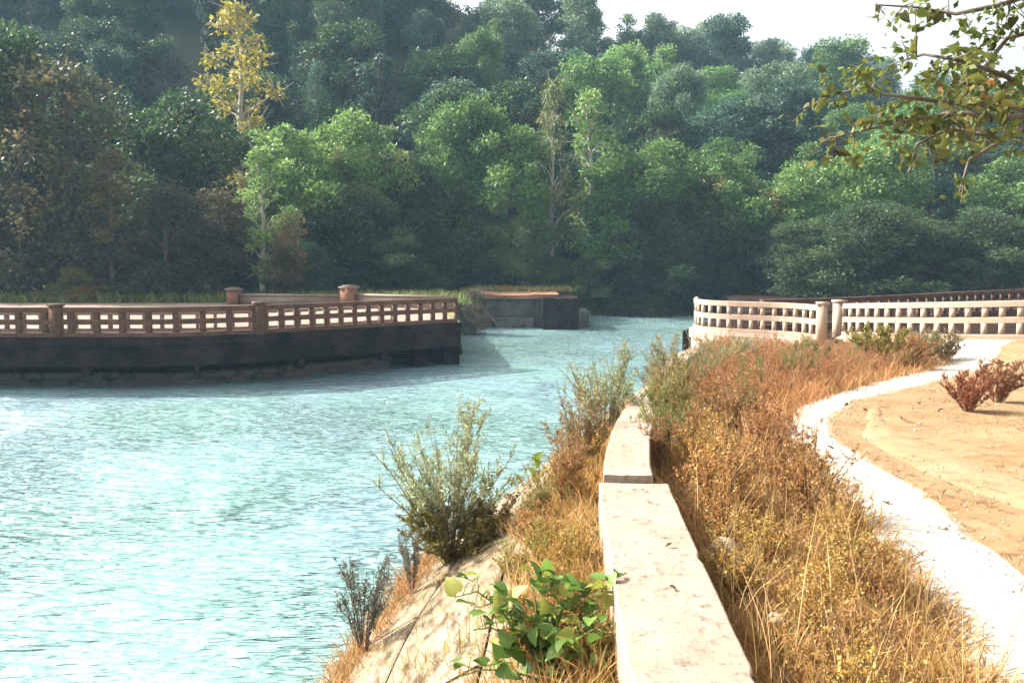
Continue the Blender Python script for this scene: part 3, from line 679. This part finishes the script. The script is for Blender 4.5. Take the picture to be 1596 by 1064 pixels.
# ------------------------------------------------------------------ foreground weeds
def path_left(y):   # x of the path's left edge at y
    return float(np.interp(y, o_path[:, 1], o_path[:, 0])) - .3
def bush_variant(seed, n_st, H, spread, leaf_len, leaf_w, n_lf, side=6, bare=.25, droop=.1):
    """weed bush: stems from one base with side twigs and narrow leaves"""
    r = np.random.default_rng(seed); st = QB(); lf = QB()
    for i in range(n_st):
        a = r.uniform(0, 6.283); sp = spread * math.sqrt(r.uniform(0.02, 1)); h = H * r.uniform(.55, 1.05) * (1 - .25 * (sp / max(spread, 1e-6)) ** 2)
        t = np.linspace(0, 1, 6); b = np.array([math.cos(a), math.sin(a)])
        base = b * sp * .18 * r.uniform(.3, 1)
        pts = np.stack([base[0] + b[0] * sp * t ** 1.25, base[1] + b[1] * sp * t ** 1.25, h * t - droop * sp * t ** 2], 1) + np.concatenate([np.zeros((1, 3)), r.normal(0, .012 * H, (5, 3))])
        st.tube(pts, np.linspace(.006, .0018, 6) * (H / .8) ** .4, 4, r.uniform(.2, .8))
        seg = [(pts, bare)]
        for k in range(side):
            u = r.uniform(.35, .95); q = np.array([np.interp(u, t, pts[:, c]) for c in range(3)])
            d = np.array([r.normal(), r.normal(), 1.1]); d /= np.linalg.norm(d); L = H * r.uniform(.10, .24) * (1.2 - u * .6)
            tw = np.stack([q, q + d * L * .5, q + d * L + np.array([0, 0, .02])]); st.tube(tw, [.0028, .002, .001], 3, .5); seg.append((tw, 0))
        for pl, b0 in seg:
            n = int(n_lf * (1 if b0 else .45)); u = r.uniform(b0, 1, n); tt = np.linspace(0, 1, len(pl))
            P = np.stack([np.interp(u, tt, pl[:, c]) for c in range(3)], 1)
            D = r.normal(0, .6, (n, 3)) + np.array([0, 0, .55]); L = leaf_len * r.uniform(.5, 1.3, n) * (1.15 - .5 * u)
            lf.leaves(P, D, L, L * leaf_w, np.clip(r.normal(.5, .25, n), 0, 1), .1)
    return st, lf
def bush_meshes(*a, leafm='weed', **k):
    st, lf = bush_variant(*a, **k); return st.mesh('stems', M['stem']), lf.mesh('leaves', M[leafm])
def add_weed(name, label, loc, s, mv, stemc, leafc, group=None, cat='weed'):
    t = thing(name, label, cat, loc, random.uniform(0, 6.28), group, (s, s, s) if np.isscalar(s) else s)
    obj('stems', mv[0], t, color=stemc); obj('leaves', mv[1], t, color=leafc); return t

MUG = [bush_meshes(11, 34, 1.0, .50, .050, .20, 46, side=7), bush_meshes(12, 26, 1.0, .42, .050, .2, 42, side=6), bush_meshes(13, 20, 1.0, .32, .055, .2, 40, side=5)]
DRY = [bush_meshes(21 + i, 26, .6, .30, .026, .5, 34, side=5, bare=.1, leafm='weed_mix') for i in range(4)]
DRF = [bush_meshes(61 + i, 46, .85, .62, .024, .42, 40, side=6, bare=.05, leafm='weed_mix') for i in range(3)]
SHR = [bush_meshes(31 + i, 34, .8, .45, .04, .5, 50, side=7, bare=.1) for i in range(2)]
GREYG = (.24, .27, .14); GREYS = (.22, .17, .12)
def lin_at(px, py):
    """point on the lining seen at a photo pixel"""
    best = None
    d = ray(px, py)
    for y in np.linspace(2.5, 16, 271):
        for s in np.linspace(0, 1, 41):
            q = lin_pt(y, s); v = q - np.array([0, 0, EYE]); k = v[1] / d[1]; e = abs(v[0] - d[0] * k) + abs(v[2] - d[2] * k)
            if best is None or e < best[0]: best = (e, q)
    return best[1]
# bushes on the lining edge
b1 = lin_at(700, 868); add_weed('mugwort_bush', 'large feathery grey-green weed bush on the brink of the sloped lining', b1, (1.45, 1.2, 1.40), MUG[0], GREYS, GREYG)
b2 = lin_at(565, 1015); add_weed('mugwort_bush', 'small dark feathery weed at the lower left end of the lining', b2, (.72, .7, .80), MUG[2], (.10, .08, .07), (.11, .11, .08))
b3 = lin_at(645, 925); add_weed('mugwort_bush', 'thin upright weed between the large and the small feathery bushes', b3, (.4, .4, .62), MUG[2], (.14, .1, .08), (.14, .13, .08))
add_weed('low_weed', 'low olive-brown tuft at the foot of the large feathery bush', b1 + np.array([.05, -.12, -.02]), (1.1, 1.0, .8), SHR[0], (.16, .10, .05), (.16, .14, .035))
add_weed('low_weed', 'dark brown dead tuft spilling right of the large feathery bush', b1 + np.array([.35, .35, .02]), (1.1, 1.0, .6), SHR[1], (.12, .07, .04), (.14, .10, .035))
# weeds along the left foot of the wall
wl_list = [(945, 660, 1.15, 'tall feathery weed at the far end of the visible wall top, left side', 0, GREYG),
           (905, 710, .95, 'brownish feathery weed just before the far tall one on the wall\'s left', 1, (.22, .16, .06)),
           (880, 770, .75, 'rusty feathery weed left of the dark wall joint', 2, (.26, .15, .05)),
           (850, 800, .6, 'green-brown feathery weed at the top of the bare lining patch', 1, (.20, .19, .05))]
for px, py, h, lab, v, c in wl_list:
    p = lin_at(px, py + 30); add_weed('feathery_weed', lab, p, (h * .85, h * .85, h), MUG[v], (.2, .12, .06), c)
# tall weeds right of the wall further off
for x, y, h, lab, v, c in ((2.02, 11.2, 1.05, 'tall feathery weed on the right of the wall where the wall disappears', 0, (.20, .18, .07)),
                        (2.75, 13.4, .95, 'tallest grey-green feathery weed standing against the water on the right bank', 1, GREYG),
                        (3.75, 15.2, .9, 'grey-green feathery weed in front of the bastion\'s left end', 0, GREYG),
                        (4.6, 17.5, .85, 'thin grey-green weed in front of the bastion\'s white base', 2, GREYG),
                        (5.3, 16.3, .75, 'olive bushy weed below the middle of the bastion', 1, (.17, .17, .05)),
                        (1.56, 9.0, 1.0, 'yellow-green feathery weed leaning on the wall\'s right edge', 1, (.22, .19, .05)),
                        (1.22, 7.3, .6, 'sparse brown weed drooping over the wall behind the dark joint', 2, (.24, .14, .05))):
    add_weed('feathery_weed', lab, (x, y, float(ground_z(x, y))), (h * .9, h * .9, h), MUG[v], (.2, .13, .07), c)
for x, y, h, lab, c in ((5.9, 17.6, .9, 'dark olive shrub below the bastion among rust-brown weeds', (.09, .10, .03)),
                     (7.6, 18.6, 1.45, 'yellow-green shrub growing before the pillar between the cream balustrades', (.20, .19, .035)),
                     (8.2, 18.4, 1.1, 'orange-brown shrub beside the yellow-green one before the pillar', (.30, .15, .03)),
                     (9.3, 20.2, 1.2, 'silvery olive shrub before the left end of the cream balustrade by the path', (.22, .20, .10)),
                     (10.0, 20.6, 1.1, 'second silvery olive shrub, nearest the path end', (.22, .20, .10)),
                     (5.75, 11.2, .8, 'rusty twiggy shrub at the right edge beyond the path', (.26, .11, .05)),
                     (6.7, 12.3, .9, 'brown twiggy shrub behind the rusty one at the right edge', (.22, .11, .05))):
    add_weed('shrub', lab, (x, y, float(ground_z(x, y)) - .02), (h, h, h), SHR[int(x * 3) % 2], (.18, .10, .05), c, cat='shrub')

# ragged green-brown stalks along the far wall and towards the railing
ST = [((1.34, 8.0), .75, 'nearest ragged olive stalk weed by the wall'), ((1.72, 9.9), 1.05, 'ragged olive stalk weed where the wall narrows'), ((2.55, 12.3), .85, 'ragged green-brown stalk weed against the water'), ((3.3, 14.4), .8, 'ragged green-brown stalk weed left of the dark olive shrub'),
      ((4.3, 16.6), .75, 'ragged stalk weed before the bastion plinth'), ((5.6, 19.2), .7, 'ragged stalk weed before the middle bastion posts'), ((6.6, 20.4), .75, 'ragged stalk weed before the right bastion posts'), ((2.5, 9.6), .7, 'short ragged stalk weed in the tangle by the path bend'),
      ((3.3, 12.2), .8, 'ragged brown stalk weed above the path bend'), ((4.6, 14.3), .9, 'ragged brown stalk weed midway along the far tangle'), ((6.6, 17.3), .7, 'ragged stalk weed left of the yellow-green shrub')]
for k, ((x, y), h, lab) in enumerate(ST):
    add_weed('stalk_weed', lab, (x, y, float(ground_z(x, y)) - .01), (h * .75, h * .75, h), MUG[k % 3], (.18, .12, .06), ((.18, .21, .06), (.22, .21, .07), (.16, .20, .07))[k % 3])
# dry weed clumps between wall and path
cnt = 0
cl_pts = []
for y in list(np.arange(3.2, 12, .42)) + list(np.arange(12, 21.5, 1.0)):
    xl = float(WX(y)) + WALLW + .08; xr = path_left(y) - .12
    if y > 12: xr = path_left(y) - .3
    k = max(1, int((xr - xl) / (.5 if y < 12 else .85)))
    for i in range(k):
        cl_pts.append((xl + (xr - xl) * (i + .5) / k + random.uniform(-.15, .15), y + random.uniform(-.2, .2)))
for (x, y) in cl_pts:
    r_ = random.random()
    if y < 6.2: c = random.choice([(.44, .31, .07), (.38, .27, .065), (.42, .25, .07), (.32, .19, .06)]); lab = 'dry yellow-olive weed clump in the near tangle between wall and path'; g = 'yellow-olive weed clumps by the near wall'
    elif y < 11: c = random.choice([(.40, .22, .075), (.35, .165, .07), (.40, .27, .07), (.27, .16, .06)]); lab = 'dry brown weed clump in the tangle beside the white path bend'; g = 'brown weed clumps beside the path bend'
    else: c = random.choice([(.42, .20, .08), (.38, .19, .07), (.38, .165, .075), (.29, .19, .06)]); lab = 'rust-orange weed clump in the far tangle before the bastion'; g = 'rust-orange weed clumps before the bastion'
    s = random.uniform(.75, 1.15) * (.85 if y < 6 else 1.0) * (.95 if y > 12 else 1)
    add_weed('weed_clump', lab, (x, y, float(ground_z(x, y)) - .01), (s, s, s * random.uniform(.8, 1.1)), random.choice(DRF if y > 12 else DRY), (.24, .15, .07), c, g)
# low dry grass tangle
def in_bank(n, seed):
    r = np.random.default_rng(seed); out = []
    while len(out) < n:
        y = 3 + 19 * r.random() ** 1.7; xl = float(WX(y)) + WALLW + (.04 if y < 8 else .04); xr = path_left(y) + .02
        x = r.uniform(xl, xr); out.append((x, y, 0))
    P = np.array(out); P[:, 2] = ground_z(P[:, 0], P[:, 1]) - .01; return P
P = in_bank(2600, 4); grass_mesh(P, np.full(len(P), .20), M['weed'], 'dry_grass', (.42, .27, .085), 7, .06, .7, .0035, 12, label='dry straw-coloured grass between the wall and the path')
P = in_bank(1500, 5); P = P[P[:, 1] < 13]; grass_mesh(P, np.full(len(P), .16), M['weed'], 'dry_grass', (.28, .16, .065), 7, .06, .8, .004, 13, label='red-brown dead undergrowth between the wall and the path')
P = in_bank(3600, 6); P = P[P[:, 1] > 9.5]; grass_mesh(P, np.random.default_rng(2).uniform(.15, .42, len(P)), M['weed_mix'], 'dry_grass', (.40, .21, .085), 8, .14, .35, .006, 17, label='tall rust-brown dry grass between the weed clumps before the bastion')
P = in_bank(260, 8); grass_mesh(P, np.random.default_rng(5).uniform(.35, .7, len(P)), M['weed'], 'dry_grass', (.40, .29, .12), 4, .05, .25, .0025, 18, label='tall pale seed stalks rising from the weeds between wall and path')
r = np.random.default_rng(19); PP = []
while len(PP) < 1500:
    y = 4 + 20 * r.random() ** 1.3; xr_ = float(np.interp(y, o_path[:, 1], o_path[:, 0])); x = xr_ + .35 + abs(r.normal(0, 3.0))
    if wob(np.array(x), np.array(y), 1.1, 6) > -.1: PP.append((x, y, float(ground_z(x, y)) - .005))
grass_mesh(np.array(PP), r.uniform(.025, .09, len(PP)), M['weed'], 'dry_grass', (.26, .16, .07), 6, .07, 1.0, .003, 21, label='sparse withered grass and litter on the tan ground right of the path')
PP = []
for _ in range(700):
    k = r.integers(len(o_path)); sd = r.choice([-1, 1]); x = o_path[k, 0] + sd * (.22 + abs(r.normal(0, .07)) + .25 * max(0, (o_path[k, 1] - 12) / 12)); y = o_path[k, 1] + r.normal(0, .05)
    PP.append((x, y, float(ground_z(x, y)) - .005))
grass_mesh(np.array(PP), r.uniform(.03, .10, len(PP)), M['weed'], 'dry_grass', (.34, .22, .09), 6, .05, .9, .003, 22, label='short dry grass fringing both edges of the white path')
# grass along the left foot of the wall on the lining
r = np.random.default_rng(9); PP = []
for _ in range(1500):
    y = 3 + 10 * r.random() ** 1.3; s = abs(r.normal(0, .16)) + .015
    PP.append(lin_pt(y, min(s, .8)))
grass_mesh(np.array(PP), r.uniform(.10, .30, len(PP)), M['weed'], 'dry_grass', (.38, .25, .08), 7, .05, .45, .0035, 14, label='orange dry grass growing along the left foot of the wall')
PP = np.array([lin_pt(3.5 + 9 * r.random(), r.uniform(.12, .95)) for _ in range(260)])
grass_mesh(PP, r.uniform(.08, .2, len(PP)), M['weed'], 'dry_grass', (.36, .30, .10), 6, .05, .6, .003, 15, label='sparse yellow grass sprouting from joints of the sloped lining')
PP = np.array([lin_pt(4 + 4 * r.random(), r.uniform(.85, 1.02)) for _ in range(420)])
grass_mesh(PP, r.uniform(.10, .26, len(PP)), M['weed'], 'dry_grass', (.34, .20, .07), 6, .05, .6, .0035, 16, label='brown dry grass fringe on the brink of the lining')
# dry stalks along the wall foot, individual clumps
for i, (y, s) in enumerate(((4.0, .16), (4.6, .10), (5.2, .12), (5.8, .2), (6.6, .12), (7.4, .2), (8.2, .15))):
    p = lin_pt(y, s); add_weed('weed_clump', 'rust-orange dry weed clump against the left face of the wall', p, random.uniform(.6, .95), random.choice(DRY), (.28, .14, .06), random.choice([(.38, .19, .05), (.34, .24, .05), (.28, .24, .05)]), 'weed clumps against the left wall face')
for i, (px, py) in enumerate(((870, 905), (905, 860), (800, 880), (850, 850), (930, 1000))):
    p = lin_at(px, py + 30); add_weed('weed_clump', 'yellow-green weed clump on the lining above the broad-leaved plant', p, random.uniform(.45, .7), random.choice(DRY), (.28, .2, .08), random.choice([(.33, .28, .06), (.30, .30, .07)]), 'yellow-green weed clumps on the lining')

# broad-leaved plant at the bottom
def heart_leaf():
    o_ = [(0, 0), (.28, -.10), (.47, .08), (.48, .36), (.32, .68), (0, 1.0)]
    V = [(0, 0, 0), (0, .35, -.08), (0, .7, -.18), (0, 1.0, -.34)]; V += [(x, y, .22 * abs(x) - .30 * y * y) for x, y in o_[1:5]]; V += [(-x, y, .26 * abs(x) - .26 * y * y) for x, y in o_[1:5]]
    Fs = [(0, 4, 5), (0, 5, 1), (1, 5, 6), (1, 6, 2), (2, 6, 7), (2, 7, 3), (0, 9, 8), (0, 1, 9), (1, 10, 9), (1, 2, 10), (2, 11, 10), (2, 3, 11)]
    V = np.array(V); V[:, 2] += .06
    return V, Fs
V, Fs = heart_leaf(); leaf_me = make_mesh('leaf', V, Fs, M['creeper'], np.full(len(Fs), .5), True)
pc = lin_at(845, 1063)
plant = thing('broad_leaved_plant', 'bright green broad-leaved plant at the bottom beside the wall', 'plant', pc)
stq = QB(); r = np.random.default_rng(5); spots = []
for i in range(29):
    a = r.uniform(0, 6.283); L = r.uniform(.10, .50); h = r.uniform(.10, .46)
    t = np.linspace(0, 1, 5); pts = np.stack([math.cos(a) * L * t, math.sin(a) * L * t * .7, h * np.sin(t * 1.9)], 1)
    stq.tube(pts, np.linspace(.006, .003, 5), 4)
    for u in np.linspace(.2, 1, 10):
        q = np.array([np.interp(u, t, pts[:, c]) for c in range(3)]); e = q + r.normal(0, .035, 3) * np.array([1, 1, .6]) + np.array([0, 0, .05]); spots.append(e); stq.tube([q, (q + e) / 2 + np.array([0, 0, .008]), e], [.0025, .002, .0015], 3)
obj('stems', stq.mesh('stems', M['stem']), plant, color=(.16, .2, .05))
for q in spots:
    s = r.uniform(.045, .085)
    j = r.uniform(.45, 1.25); c = (.11 * j, .20 * j, .035 * j) if r.random() < .8 else (.26, .27, .05)
    o = obj('leaf', leaf_me, plant, q, (r.normal(.1, .45), r.normal(0, .45), r.uniform(0, 6.28)), c); o.scale = (s, s * 1.15, s)
# single upright leaf above the joint
sp = lin_at(838, 760); big = thing('broad_leaved_plant', 'single bright green leafy shoot among the rusty weeds left of the wall', 'plant', sp)
q = QB(); q.tube([(0, 0, 0), (.01, 0, .12), (-.02, 0, .26)], [.006, .005, .003], 4); obj('stems', q.mesh('stems', M['stem']), big, color=(.2, .22, .06))
for k in range(5):
    o = obj('leaf', leaf_me, big, (-.005 * k, 0, .08 + .05 * k), (1.0 + .1 * k, r.normal(0, .3), k * 2.4), (.16, .24, .04)); o.scale = (.09, .13, .09)

# ------------------------------------------------------------------ overhanging tree on the right
TX, TY = 6.6, 7.6
tree = thing('overhanging_tree', 'near tree reaching olive and rust leaves in from the upper right', 'tree', (TX, TY, float(ground_z(TX, TY)) - .05))
org = np.array([TX, TY, float(ground_z(TX, TY)) - .05])
tq = QB(); tq.tube([(0, 0, 0), (.05, 0, .5), (-.05, .05, 1.5), (-.1, 0, 2.6), (0, .1, 3.8), (.1, .1, 5.2)], [.2, .16, .145, .125, .10, .06], 10)
tq.tube([(0, 0, 3.4), (.8, .3, 4.2), (1.6, .5, 5.0)], [.08, .06, .03], 7); tq.tube([(0, .1, 3.8), (.2, 1, 4.6), (.3, 1.8, 5.3)], [.08, .06, .03], 7)
obj('trunk', tq.mesh('trunk', M['bark'], True), tree)
lme_V, lme_F = heart_leaf(); lme_V = lme_V * np.array([.8, 1, 1])
near_leaf = make_mesh('leaf', lme_V, lme_F, M['leaf_near'], np.full(len(lme_F), .5), True)
r = np.random.default_rng(33)
# limbs as photo targets (px, py) at world depth
LIMBS = [([(1640, 175), (1560, 165), (1480, 160), (1400, 150), (1330, 140), (1290, 150)], 6.6, 1.0),
         ([(1640, 175), (1570, 120), (1500, 95), (1440, 85), (1390, 100)], 6.9, 1.0),
         ([(1640, 175), (1560, 185), (1490, 175), (1430, 185), (1360, 200), (1300, 215)], 6.4, 1.0),
         ([(1640, -20), (1560, 8), (1490, 22), (1430, 12), (1370, 8)], 7.2, .5),
         ([(1640, 175), (1560, 215), (1480, 200), (1430, 225), (1415, 270)], 6.5, .35),
         ([(1640, 40), (1570, 60), (1530, 110), (1500, 150)], 7.0, .8),
         ([(1640, 175), (1560, 220), (1510, 250), (1495, 300)], 6.7, .3)]
GL = [(.09, .11, .022), (.13, .15, .03), (.07, .085, .02), (.17, .17, .04), (.08, .08, .028)]
RUST = [(.28, .13, .04), (.24, .10, .045), (.30, .17, .06)]
nleaf = 0
for li, (pp, dep, dens) in enumerate(LIMBS):
    pts = np.array([at_y(px, py, dep + .25 * math.sin(i * 1.7 + li)) for i, (px, py) in enumerate(pp)])
    root = np.array([TX - .1, TY, 3.0 if pp[0][1] > 100 else 4.2]); pts = np.concatenate([[root], pts]) - org
    bq = QB(); bq.tube(pts, np.linspace(.030, .005, len(pts)), 6)
    tips = []
    for i in range(2, len(pts)):
        for k in range(int(5 * max(dens, .6))):
            u = r.random(); q = pts[i - 1] + (pts[i] - pts[i - 1]) * u; d = r.normal(0, 1, 3) * np.array([.8, .8, .8]) + np.array([-.3, 0, -.05]); d /= np.linalg.norm(d); L = r.uniform(.12, .34)
            e = q + d * L; bq.tube([q, q + d * L * .5 + np.array([0, 0, .02]), e], [.006, .0045, .002], 4); tips.append((q, e))
    br = obj('branch', bq.mesh('branch', M['bark'], True), tree)
    n_l = int(54 * dens); mass = QB()
    n = int(220 * dens); ii = r.integers(len(tips), size=n); Q = np.array([tips[k][0] for k in ii]); E = np.array([tips[k][1] for k in ii])
    mass.leaves(Q + (E - Q) * r.uniform(.2, 1.1, (n, 1)) + r.normal(0, .045, (n, 3)), r.normal(0, .7, (n, 3)) + np.array([-.2, 0, -.3]), r.uniform(.05, .09, n), .042, r.random(n), .12)
    lo_ = obj('leaves', mass.mesh('leaves', M['leaf_near']), br, color=(.10, .135, .028) if li != 2 else (.12, .12, .032)); lo_['kind'] = 'stuff'
    for k in range(n_l):
        q, e = tips[r.integers(len(tips))]; u = r.uniform(.3, 1.05); c = q + (e - q) * u + r.normal(0, .03, 3)
        pw = c + org; ppx = 798 + F * pw[0] / pw[1]
        col = RUST[r.integers(3)] if (ppx > 1400 and 2.8 < pw[2] < 3.0 and r.random() < .4) else GL[r.integers(5)]
        s = r.uniform(.06, .10)
        o = obj('leaf', near_leaf, br, c, (r.normal(-.4, .7), r.normal(0, .6), r.uniform(0, 6.28)), col); o.scale = (s, s, s); nleaf += 1
# the rest of the crown beyond the picture's right edge
cq = QB()
for c, rc in (((.3, 0, 4.6), 1.2), ((1.4, .5, 4.9), 1.2), ((.4, 1.6, 5.0), 1.1), ((.2, .2, 5.8), 1.0), ((-.2, -.9, 4.7), .9)):
    n = 700; d = r.normal(size=(n, 3)); d /= np.linalg.norm(d, axis=1, keepdims=True)
    P = np.array(c) + d * rc * (r.random(n) ** .4)[:, None]; cq.leaves(P, d + r.normal(0, .7, (n, 3)), r.uniform(.07, .12, n), .06, r.random(n), .1)
o = obj('crown', cq.mesh('crown', M['leaf_near']), tree, color=(.14, .15, .035)); o['kind'] = 'stuff'

# ------------------------------------------------------------------ stones, fallen leaves
def rock(seed, s):
    r = np.random.default_rng(seed); import bmesh
    bm = bmesh.new(); bmesh.ops.create_icosphere(bm, subdivisions=2, radius=1)
    for v in bm.verts:
        k = 1 + .22 * math.sin(v.co.x * 3 + seed) + .18 * math.sin(v.co.y * 4 + seed * 2) + r.normal(0, .05); v.co = v.co * k
    me = bpy.data.meshes.new('stone'); bm.to_mesh(me); bm.free(); me.materials.append(M['stone']); me.polygons.foreach_set('use_smooth', np.ones(len(me.polygons), bool)); return me
rocks = [rock(3, 1), rock(8, 1)]
for i, (px, py, s, lab) in enumerate(((1138, 806, .075, 'pale rounded stone in the weeds beside the wall'), (1160, 830, .05, 'small pale stone just below the rounded stone in the weeds'),
                                 (1072, 605, .11, 'pale stone among the tall weeds near the end of the wall'), (1210, 930, .05, 'pale stone half hidden in the near yellow-olive weeds'))):
    z0 = float(ground_z(*at_z(px, py, -.05)[:2])); p = at_z(px, py, z0 + .22 if i < 2 else z0 + .15)
    o = obj('stone', rocks[i % 2], None, (p[0], p[1], float(ground_z(p[0], p[1])) + s * .4), (.2, .1, i)); o.scale = (s * 1.3, s, s * .8); tag(o, lab, 'stone')
gq_V, gq_F = [], []
r = np.random.default_rng(71)
ico = np.array([[1,0,0],[-1,0,0],[0,1,0],[0,-1,0],[0,0,1],[0,0,-1]], float); icf = np.array([[0,2,4],[2,1,4],[1,3,4],[3,0,4],[2,0,5],[1,2,5],[3,1,5],[0,3,5]])
for k in range(2600):
    y = 3 + 16 * r.random() ** 1.6; x = float(np.interp(y, o_path[:, 1], o_path[:, 0])) + (r.normal(0, .28) if k % 2 else abs(r.normal(0, 2.0)))
    if x < WX(y) + .6: continue
    sz = r.uniform(.004, .014) * (1.8 if r.random() < .05 else 1)
    gq_F.append(icf + 6 * len(gq_V)); gq_V.append((ico * r.uniform(.6, 1.3, (6, 1)) * np.array([1, 1, .6])) * sz + np.array([x, y, float(ground_z(x, y)) + .02 + sz * .2]))
o = obj('gravel', make_mesh('gravel', np.concatenate(gq_V), np.concatenate(gq_F), M['stone'])); tag(o, 'small pebbles strewn over the path and the tan ground', 'gravel', kind='stuff')
dl = make_mesh('fallen_leaf', lme_V, lme_F, M['leaf_near'], np.full(len(lme_F), .3))
r = np.random.default_rng(4)
for i, (px, py, lab) in enumerate(((1380, 790, 'brown fallen leaf in the middle of the white path'), (1322, 632, 'dark fallen leaf at the path bend'), (1345, 640, 'fallen leaf on the right of the path bend'), (1432, 628, 'dark fallen leaf on the tan ground beyond the bend'),
                               (1450, 622, 'fallen leaf beside the dark one beyond the bend'), (1368, 880, 'dark red fallen leaf on the left edge of the path'), (1290, 700, 'small fallen leaf on the pale left side of the path'), (1470, 640, 'fallen leaf near the rusty twiggy shrub'),
                               (1405, 655, 'fallen leaf on the tan ground between path and worn track'))):
    p = at_z(px, py, -.05); z = float(ground_z(p[0], p[1])); p = at_z(px, py, z)
    o = obj('fallen_leaf', dl, None, (p[0], p[1], float(ground_z(p[0], p[1])) + .035), (r.normal(0, .3), r.normal(0, .3), r.uniform(0, 6)), (.10, .05, .03)); o.scale = (.07, .08, .1); tag(o, lab, 'leaf')
for i, (u, y, lab) in enumerate(((.28, 5.65, 'tiny dark leaf on the wall top just before the dark joint'), (.33, 4.55, 'brown leaf lying on the right half of the wall top'), (.25, 3.95, 'dead leaf beside the crack across the wall top'))):
    o = obj('fallen_leaf', dl, None, (float(WX(y)) + u, y, float(WZ(y)) + .012), (0, 0, i * 2.0), (.10, .06, .035)); o.scale = (.03, .04, .05); tag(o, lab, 'leaf')

# ------------------------------------------------------------------ haze
hm = bpy.data.materials.new('haze'); hm.use_nodes = True; hn = hm.node_tree.nodes; hn.clear()
out = hn.new('ShaderNodeOutputMaterial'); vol = hn.new('ShaderNodeVolumePrincipled')
vol.inputs['Color'].default_value = (.48, .76, 1.0, 1); vol.inputs['Density'].default_value = .00042; vol.inputs['Anisotropy'].default_value = .0
hm.node_tree.links.new(vol.outputs[0], out.inputs['Volume'])
q = QB(); q.box((0, 90, 45), (420, 400, 102)); o = obj('haze', q.mesh('haze', hm)); tag(o, 'thin bluish haze over the valley', 'haze', kind='stuff')
